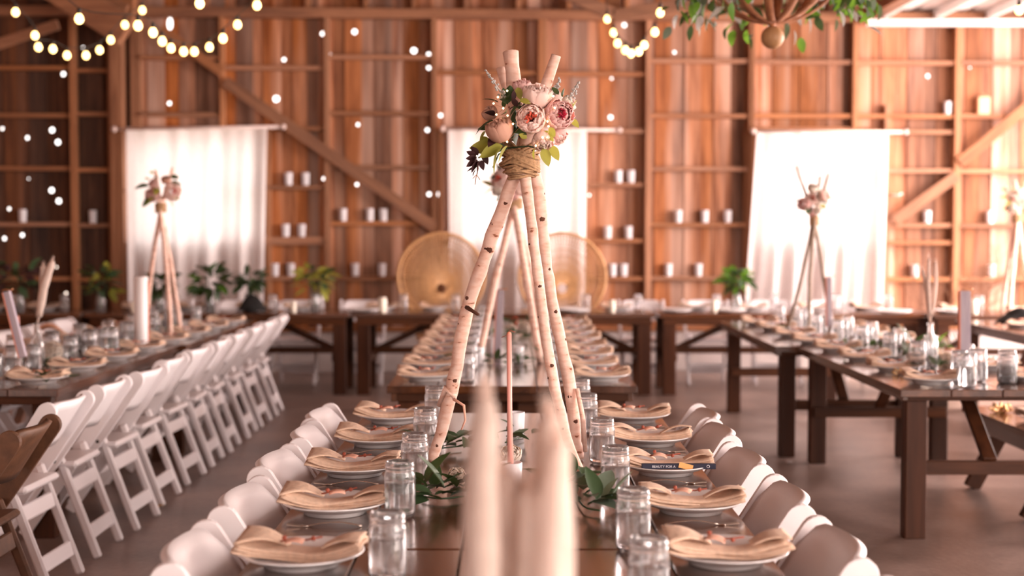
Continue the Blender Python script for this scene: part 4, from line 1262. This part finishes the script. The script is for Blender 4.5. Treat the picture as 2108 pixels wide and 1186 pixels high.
MB().box((0, 0, 0), (.007, .012, sb.z - TH - .05), bev=.001).build('coral_strip', M_CORAL, wt, (.049, -.004, (sb.z - TH) / 2))
q = px_z(40, 730); pt = thing('taper_candle', 'thin pink taper candle behind leaning marker, left table', 'candle', (q.x, q.y, TH + .001))
MB().tube([(0, 0, 0), (-.003, 0, .12), (-.006, 0, .24)], .0075, 10).build('wax', M_WAX, pt)
for (px, py, lab) in [(1972, 768, 'frosted white votive beside the upright marker, right table'), (2012, 762, 'frosted white votive right of the upright marker'), (90, 722, 'white votive behind the plume bottle, left table')]:
    q = px_z(px, py); instance('cup', make_cup, (q.x, q.y, TH + .0005), 0, lab, 'cup', None, 1.05)
for (px, py, lab) in [(1990, 797, 'mason jar at near corner of right table, left of two'), (2012, 785, 'mason jar at near corner of right table, behind the first'), (2072, 788, 'large mason jar near right edge of the frame'), (1888, 765, 'mason jar before the plume bottle, right table'),
        (30, 748, 'mason jar behind the leaning marker, left table'), (28, 776, 'mason jar at near corner of left table'), (108, 738, 'wide mason jar beside big white rose, left table'), (165, 720, 'mason jar right of the big rose, left table'), (185, 735, 'mason jar before the row of jars, left table'), (230, 728, 'mason jar near the left table middle, before white chairs')]:
    q = px_z(px, py); instance('jar', make_jar, (q.x, q.y, TH + .0005), 0, lab, 'jar', None, 1.1)
q = px_z(105, 690); o = MB().sheet(lambda u, v: ((u - .5) * .16, (v - .5) * .10, .05 + .05 * sin(2.5 * u) - .05 * u + .02 * sin(6 * v)), 8, 5, .004).build('draped_napkin', simple('peach_linen', (.70, .36, .22), .9, bump=.4, noise=.1), None, (q.x, q.y, TH)); tag(o, 'peach napkin bunched upright behind the big rose, left table', 'napkin')
# cutlery-tied gold ribbon at the near corner of the right table and on the bench
def bow(lab, loc, sc=1):
    t = thing('gold_bow', lab, 'bow', loc)
    for a in (0, 1.2, 2.4, 3.6, 4.9):
        MB().tube([(0, 0, .01), (.03 * cos(a), .03 * sin(a), .035), (.045 * cos(a), .045 * sin(a), .012), (.01 * cos(a), .01 * sin(a), .004)], .0035 * sc, 5).build('loop', M_GOLD, t)
    t.scale = (sc,) * 3
q = px_z(1852, 772); bow('small gold ribbon bow at the near corner of right table', q)
bz = .47
q = px_z(2060, 850, bz); bow('gold ribbon bow lying on the low dark bench', (max(q.x, 2.85), q.y, bz), 1.5)
q2 = px_z(2100, 850, bz)
plate_at(2.98, 7.72, 'white plate resting on the low dark bench seat', None, bz); napkin_at(2.98, 7.72, .2, 'pale napkin on the plate on the low bench', None, bz)
# black folded cloth on the far right table
q = at(2095, 655, 10.2)
o = MB().sheet(lambda u, v: ((u - .5) * .34, (v - .5) * .2, .02 + .11 * sin(pi * u) * (.6 + .4 * sin(3 * v)) + .012 * sin(11 * u + 5 * v)), 14, 8, .006).build('black_cloth', M_WICK, None, (q.x + .02, 10.2, TH + .065)); tag(o, 'crumpled black cloth on far right table beside its napkin', 'cloth')
# black bag / dark blob on head table
for (px, w_, h_) in [(518, .26, .16)]:
    q = at(px, 630, 12.95)
    o = MB().sheet(lambda u, v: ((u - .5) * w_, (v - .5) * .2, .01 + h_ * sin(pi * u) * sin(pi * v) ** .5 + .01 * sin(9 * u)), 12, 8, .006).build('black_bag', M_WICK, None, (q.x, 12.98, TH + .004)); tag(o, 'small black bag slumped on head table by left curtain', 'bag')
# navy booklet on the third plate of the right side
Yb = YS1[3] + .02
pn = px_z(1395, 965, TH + .03)
bk = thing('navy_booklet', 'navy booklet with white print on third plate, right side front table', 'booklet', (.53, YS1[3] - .075, TH + .0305), 0)
MB().box((0, 0, 0), (.235, .016, .017), bev=.001).build('cover', M_NAVY, bk, (0, 0, .0085))
tx = bpy.data.curves.new('print', 'FONT'); tx.body = 'BEAUTY FOR A'; tx.size = .011; tx.extrude = .0002; tx.align_x = 'LEFT'; tx.materials.append(M_PRINT)
to_ = bpy.data.objects.new('t', tx); COL.objects.link(to_); bpy.context.view_layer.update(); tm = bpy.data.meshes.new_from_object(to_); bpy.data.objects.remove(to_); to = bpy.data.objects.new('spine_print', tm); COL.objects.link(to); to.parent = bk; to.location = (-.085, -.0084, .005); to.rotation_euler = (pi / 2, 0, 0)
MB().lathe([(.0035, 0), (.0052, 0), (.0052, .0004), (.0035, .0004)], 16).build('spine_emblem', M_PRINT, bk, (.093, -.0083, .009), (pi / 2, 0, 0))
MB().box((0, 0, 0), (.045, .0012, .018)).build('orange_tag', simple('orange_tag_paper', (.85, .45, .16), .7), bk, (.022, -.010, .0095), (0, .25, 0))

# ================================================================== FAR TRIPODS
def far_tripod(lab, lab2, feet, apex, tops, Y, r, mat, blooms, br, seed, leafn=22, zfix=TH):
    t = thing('branch_tripod', lab, 'tripod')
    A = at(*apex)
    for i, ((fx, fy, fY), (tx_, ty_)) in enumerate(zip(feet, tops)):
        f = at(fx, fy, fY); f.z = zfix + .004
        T = at(tx_, ty_, Y + (.05, -.05, .0)[i % 3])
        mid = (f + A) / 2 + Vector((random.uniform(-.015, .015), 0, 0))
        off = Vector((0, (.02, -.02, 0)[i % 3], 0))
        pole(t, [f, mid, A + off, (A + T) / 2 + off * .5, T], [r, r * 1.05, r, r * .9, r * .7], mat, [(.3, .2, r * .4), (.15, -.5, r * .35)], 8, seed + i, 'pole')
    tb = MB()
    for k in range(9):
        tb.tube([(r * 2.3 * cos(a), r * 2.0 * sin(a), -.03 + .0075 * k + .2 * r * cos(a + k)) for a in [2 * pi * q / 12 for q in range(13)]], .006, 5, False)
    tb.build('twine_wrap', M_TWINE, t, A)
    bo = A + Vector((0, 0, .0))
    q = thing('flower_bunch', lab2, 'flowers', bo)
    for i, (x_, y_, rr, mt, ax) in enumerate(blooms):
        peony(q, at(x_, y_, Y - .04) - bo, ax, rr * 1.25 * Y / FPX, mt, M_CORE if i == 0 else mt, .9, seed * 7 + i)
    cx = sum(b_[0] for b_ in blooms) / len(blooms); cy = sum(b_[1] for b_ in blooms) / len(blooms)
    cc = at(cx, cy, Y) - bo
    scatter_leaves(q, leafn, cc, (br, br * .7, br), [M_LIME, M_LEAF, M_LIME, M_LEAF], (.07, .11), .5, .2, seed)
    return t
far_tripod('grey branch tripod on left table before the white curtain', 'small peony bunch topping the tripod before left curtain',
    [(298, 650, 10.4), (352, 668, 10.0), (372, 655, 10.5)], (331, 428, 10.2), [(356, 345), (320, 350), (350, 375)], 10.2, .017, M_BIRCH,
    [(355, 395, 15, M_PETAL, (.4, -1, 0)), (313, 402, 12, M_PETALP, (-.4, -1, -.1)), (316, 378, 8, M_PETALP, (-.4, -1, .5)), (342, 370, 8, M_PETALB, (.1, -.6, .8))], .09, 41)
far_tripod('thin grey branch tripod on the right table before curtain', 'peony bunch on the thin tripod before right curtain',
    [(1622, 645, 10.6), (1665, 668, 10.1), (1712, 650, 10.5)], (1676, 455, 10.3), [(1706, 358), (1688, 362), (1640, 342)], 10.3, .014, M_GREYPOLE,
    [(1671, 410, 11, M_PETAL, (0, -1, .2)), (1655, 420, 11, M_PETALP, (-.6, -1, 0)), (1698, 403, 10, M_PETAL, (.7, -.8, .1)), (1673, 387, 9, M_PETALW, (0, -.6, .8)), (1682, 432, 7, M_PETALW, (.1, -1, -.5)), (1670, 440, 5, M_PETALP, (0, -1, -.5))], .06, 51, 14)
far_tripod('pale birch tripod on the table at right frame edge', 'pale flower bunch on the tripod at right frame edge',
    [(2062, 640, 13.0), (2078, 645, 12.9), (2125, 642, 13.1)], (2094, 450, 13.0), [(2112, 375), (2090, 372), (2070, 385)], 13.0, .020, M_BIRCH,
    [(2086, 410, 9, M_PETALW, (-.3, -1, 0)), (2082, 428, 8, M_PETALW, (-.6, -1, -.2)), (2104, 415, 10, M_PETAL, (.3, -1, 0)), (2098, 395, 8, M_PETALW, (0, -.5, 1))], .07, 61)
far_tripod('second birch tripod behind the first, on second centre table', 'peony bunch glimpsed behind the front tripod twine',
    [(985, 742, 8.2), (1112, 735, 8.1), (1128, 700, 8.9)], (1058, 420, 8.4), [(1078, 340), (1052, 342), (1036, 350)], 8.4, .021, M_BIRCH,
    [(1030, 370, 16, M_PETAL, (-.5, -1, .2)), (1038, 352, 12, M_PETAL, (-.2, -1, .5)), (1025, 392, 10, M_PETALW, (-.6, -1, -.3)), (1052, 402, 12, M_PETALP, (0, -1, -.4)), (1075, 385, 16, M_PETAL, (.5, -1, .2))], .08, 71)

# ================================================================== CURTAINS
def curtain(tl, tr, bl, br, k, labs):
    a, zt = on_wall(*tl, .28); b_, _ = on_wall(*tr, .28)
    c, zb = on_wall(*bl, .28); d, _ = on_wall(*br, .28)
    zb = .52
    rnd = random.Random(k)
    ph = [rnd.uniform(0, 6) for _ in range(4)]
    def fn(u, v):
        x0 = a + (b_ - a) * u; x1 = c + (d - c) * u
        amp = .010 + .040 * v ** .8
        x = x0 + (x1 - x0) * v
        y = amp * (sin(31 * u + ph[0] + .6 * sin(3 * u)) + .6 * sin(52 * u + ph[1] + v) + .4 * sin(17 * u + ph[2]))
        return (x + .010 * v * sin(40 * u + ph[3]), -.28 + y * .75, zt - (zt - zb) * v)
    o = MB().sheet(fn, 130, 26).build('curtain', M_CURTAIN, None, (0, WALL_Y, 0), (0, 0, WALL_A)); tag(o, labs[0], 'curtain', 'white curtains over the windows')
for k, (tl, tr, bl, br, labs) in enumerate([((257, 262), (547, 260), (262, 640), (540, 640), ['white muslin curtain on the back wall, leftmost of three']),
        ((920, 263), (1205, 266), (922, 640), (1203, 640), ['white muslin curtain behind the main tripod and rattan chairs']),
        ((1556, 270), (1826, 272), (1527, 640), (1813, 640), ['bright white muslin curtain on the right of the wall'])]):
    curtain(tl, tr, bl, br, k, labs)
for (x0, x1, y0, y1, lab) in [(232, 580, 266, 261, 'pale curtain rod over the leftmost white curtain'), (908, 1272, 265, 268, 'pale curtain rod above the middle white curtain'), (1548, 1862, 270, 272, 'pale curtain rod over the right white curtain')]:
    a, za = on_wall(x0, y0, .28); b_, zb = on_wall(x1, y1, .28)
    t = thing('curtain_rod', lab, 'curtain rod', (0, WALL_Y, 0), WALL_A)
    MB().tube([(a, -.28, za), (b_, -.28, zb)], .016, 10).build('rod', M_ROD, t)
    for (x_, z_) in ((a, za), (b_, zb)):
        MB().ball((x_, -.28, z_), .031, 12, 8).build('finial', M_ROD, t)
    for x_ in (a + .12, b_ - .12):
        MB().box((x_, -.15, za + (zb - za) * (x_ - a) / (b_ - a)), (.025, .27, .03), bev=.003).build('bracket', M_ROD, t)
# small white brackets seen beside the curtains
for (px, py, lab) in [(1838, 402, 'small white tieback hook right of the right curtain'), (252, 393, 'small pale tieback hook left of the left curtain')]:
    s_, z_ = on_wall(px, py, .2); p = wall.matrix_basis @ Vector((s_, -.2, z_))
    o = MB().tube([(0, .14, 0), (0, .02, 0), (.05, 0, 0), (.09, 0, .02)], .012, 8).build('tieback_hook', M_ROD, None, p); tag(o, lab, 'hook')
# tan lantern on a girt at the right
s_, z_ = on_wall(2023, 233, .1); p = wall.matrix_basis @ Vector((s_, -.09, 0))
gz = [o for o in wall.children if o.name.startswith('girt') and abs(o.location.x - s_) < .8 and abs(o.location.z - z_) < .15]
o = thing('paper_lantern', 'tan paper lantern box on wall girt at far right', 'lantern', (p.x, p.y, (gz[0].location.z + .0225) if gz else z_))
MB().box((0, 0, .095), (.13, .09, .19), bev=.008).build('paper_shade', simple('tan_paper', (.72, .42, .26), .8), o)
MB().tube([(-.05, 0, .19), (0, 0, .225), (.05, 0, .19)], .003, 5).build('handle', M_COPPER, o)

# ================================================================== VASES OF GREENERY ON THE HEAD TABLE
def make_vase():
    t = put('leafy_vase', None)
    return t
def leafy_vase(px, Y, h, mats, seed, lab, sp=.14, n=26, ptop=585):
    x_ = at(px, 600, Y).x
    t = thing('leafy_vase', lab, 'vase', (x_, Y, TH + .0005))
    MB().lathe([(0, .002), (.04, 0), (.046, .01), (.05, .10), (.034, .15), (.038, .17), (.034, .17), (.030, .15), (.045, .10), (.042, .012), (0, .01)], 18).build('vase_glass', M_GLASS, t)
    c = Vector((0, 0, at(px, ptop, Y).z - TH))
    tops = [c + Vector((random.uniform(-sp, sp) * .7, random.uniform(-.08, .08), random.uniform(-.06, .08))) for _ in range(7)]
    stems(t, (0, 0, .03), tops, .003)
    scatter_leaves(t, int(n * 1.9), c, (sp * .8, sp * .5, sp * .65), mats, (.09, .15), .5, .3, seed)
for (px, Y, mats, sd, lab, sp, n, pt_) in [
        (40, 13.0, [M_LEAF, M_DARK], 1, 'dark leafy vase on head table at far left', .16, 26, 572),
        (207, 13.0, [M_LEAF, M_LEAF, M_LIME], 2, 'leafy vase on head table left of the left curtain', .16, 28, 577),
        (328, 13.0, [M_LEAF], 3, 'leafy vase behind the left tripod legs on head table', .12, 22, 583),
        (432, 13.0, [M_LEAF, M_LEAF, M_BRIGHT], 4, 'fullest leafy vase before the left curtain', .16, 32, 577),
        (512, 13.0, [M_LEAF], 5, 'dark leafy vase at right edge of left curtain', .12, 22, 577),
        (648, 13.0, [M_LEAF, M_LIME, M_LIME], 6, 'yellow green leafy vase between left curtain and rattan chairs', .15, 32, 575),
        (1517, 13.0, [M_BRIGHT, M_BRIGHT, M_LEAF], 7, 'bright green leafy vase at left edge of right curtain', .11, 26, 577)]:
    leafy_vase(px, Y, .2, mats, sd, lab, sp, n, pt_)
# dry branches at the right
q = at(1990, 640, 13.35)
t = thing('dry_branches', 'tangle of dry brown branches behind the far right head table', 'branches', (q.x + .1, 13.75, 0.02))
mb = MB(); rnd = random.Random(9)
def twig(p, d, L, r, dep):
    e = p + d * L
    mb.tube([p, (p + e) / 2 + Vector((rnd.uniform(-1, 1), rnd.uniform(-1, 1), 0)) * L * .06, e], [r, r * .8, r * .6], 4, False)
    if dep > 0:
        for _ in range(3):
            nd = (d + Vector((rnd.uniform(-.8, .8), rnd.uniform(-.3, .2), rnd.uniform(-.5, .5)))).normalized()
            twig(p + d * L * rnd.uniform(.4, 1), nd, L * .62, r * .6, dep - 1)
for k in range(5):
    twig(Vector((rnd.uniform(-.1, .1), rnd.uniform(-.05, .05), 0)), Vector((rnd.uniform(-.45, .35), rnd.uniform(-.1, .1), 1)).normalized(), .75, .009, 4)
o = mb.build('twigs', M_BRANCH, t)
MB().lathe([(0, 0), (.13, 0), (.15, .02), (.15, .35), (.145, .36), (.135, .35), (.135, .02), (0, .015)], 18).build('bucket', M_CURB, t)

# ================================================================== STRING LIGHTS
def bulb_mesh(): return MB().lathe([(0, -.062), (.010, -.060), (.021, -.050), (.026, -.036), (.023, -.020), (.013, -.004), (.011, 0), (0, 0)], 14)
bm_ = bulb_mesh().mesh('bulb', M_BULB)
sm_ = MB().lathe([(0, -.004), (.013, -.004), (.0135, .022), (.009, .032), (0, .033)], 10).mesh('socket', M_SOCK)
def strand(pts, lab, ends, drop=.03):
    P = [at(px, py, Y) + Vector((0, 0, .035)) for (px, py, Y) in pts]
    O = P[0].copy()
    t = thing('string_lights', lab, 'string lights', O)
    chain = [at(*ends[0])] + P + [at(*ends[1])]
    chain = [c + Vector((0, 0, .03)) if 0 < i < len(chain) - 1 else c for i, c in enumerate(chain)]
    cp, _ = smooth_path([c - O for c in chain], [1] * len(chain), 4)
    MB().tube(cp, .0035, 5).build('cord', M_SOCK, t)
    for p in P:
        b_ = put('bulb', bm_, t, p - O)
        put('socket', sm_, b_, (0, 0, 0))
strand([(32, 26, 10), (72, 74, 10.2), (79, 98, 10.3), (109, 102, 10.4), (138, 115, 10.5), (177, 115, 10.6), (205, 104, 10.7), (228, 83, 10.8), (257, 52, 10.9), (293, 22, 11)], 'left swag of warm globe string lights near the dark corner', ((0, -30, 9.9), (320, -60, 11.1)))
strand([(163, 40, 8.2), (284, 54, 8.4), (315, 68, 8.8), (334, 86, 9.2), (352, 100, 9.5), (378, 107, 9.8), (400, 107, 10), (431, 98, 10), (459, 80, 9.2), (489, 52, 9.6), (529, 12, 9)], 'second swag of warm globe lights above the left curtain', ((100, -60, 8.1), (560, -60, 9)))
strand([(411, 8, 8)], 'single warm globe light hanging at the top edge', ((390, -60, 8), (440, -60, 8)))
strand([(1250, 40, 11), (1263, 68, 10.9), (1271, 90, 10.8), (1287, 104, 10.7), (1299, 111, 10.6), (1315, 107, 10.5), (1326, 94, 10.3), (1348, 67, 10), (1359, 27, 9.7)], 'small round swag of globe lights left of the chandelier', ((1240, -60, 11.1), (1362, -60, 9.6)))
strand([(2098, 22, 9)], 'globe light under the white roof at the far right', ((2096, -60, 9), (2130, -60, 9)))

# ================================================================== CHANDELIER
CY = 7.4
cb = at(1590, 77, CY)
R = .42
cc = Vector((cb.x, CY, cb.z + .075 + R))
ch = thing('orb_chandelier', 'bent wood orb chandelier with turned ball finial at top right', 'chandelier', cc)
MB().ball((0, 0, 0), .061, 24, 16).build('ball_finial', M_BALL, ch, cb - cc)
MB().lathe([(0, -.02), (.012, -.02), (.018, 0), (.012, .02), (0, .02)], 12).build('finial_neck', M_HOOP, ch, cb - cc + Vector((0, 0, .068)))
for k in range(6):
    a = pi * k / 6 + .25
    def hoop(u, v, a=a):
        th = 2 * pi * u - pi / 2
        rr = R; w = (v - .5) * .045
        x_ = rr * cos(th) * .85 if False else rr * cos(th)
        return (x_ * cos(a) - w * sin(a), x_ * sin(a) + w * cos(a), rr * sin(th))
    MB().sheet(hoop, 40, 1, .006).build('hoop', M_HOOP, ch)
MB().tube([(0, 0, R), (0, 0, 4.7 - cc.z)], .006, 6).build('hanging_chain', M_SOCK, ch)
gl = thing('chandelier_greenery', 'wreath of trailing green leaves round the orb chandelier', 'greenery', cc)
rnd = random.Random(12)
ring = [(.46 * cos(a), .46 * sin(a), -.26) for a in [2 * pi * k / 24 for k in range(25)]]
MB().tube(ring, .012, 6, False).build('wreath_hoop', M_BRANCH, gl)
for k in range(290):
    a = rnd.uniform(0, 2 * pi)
    r_ = .46 + rnd.uniform(-.09, .09)
    hang = rnd.random() ** 2.0
    if abs(cos(a)) < .42 and sin(a) < 0: continue
    p = Vector((r_ * cos(a), r_ * sin(a), -.26 - .17 * hang + rnd.uniform(-.03, .10)))
    d = Vector((cos(a) * rnd.uniform(-.4, .7) + rnd.uniform(-.4, .4), sin(a) * rnd.uniform(-.4, .7) + rnd.uniform(-.4, .4), rnd.uniform(-1, .2)))
    q = d.normalized().to_track_quat('Y', 'Z') @ Quaternion((0, 1, 0), rnd.uniform(-1.2, 1.2))
    put('leaf', leaf_mesh(rnd.choice([M_LEAF, M_BRIGHT, M_LEAF, M_LEAF2, M_BRIGHT, M_LEAF, M_SILVER]), .1, rnd.choice((.42, .55)), .3), gl, p, q, rnd.uniform(.6, 1.05))
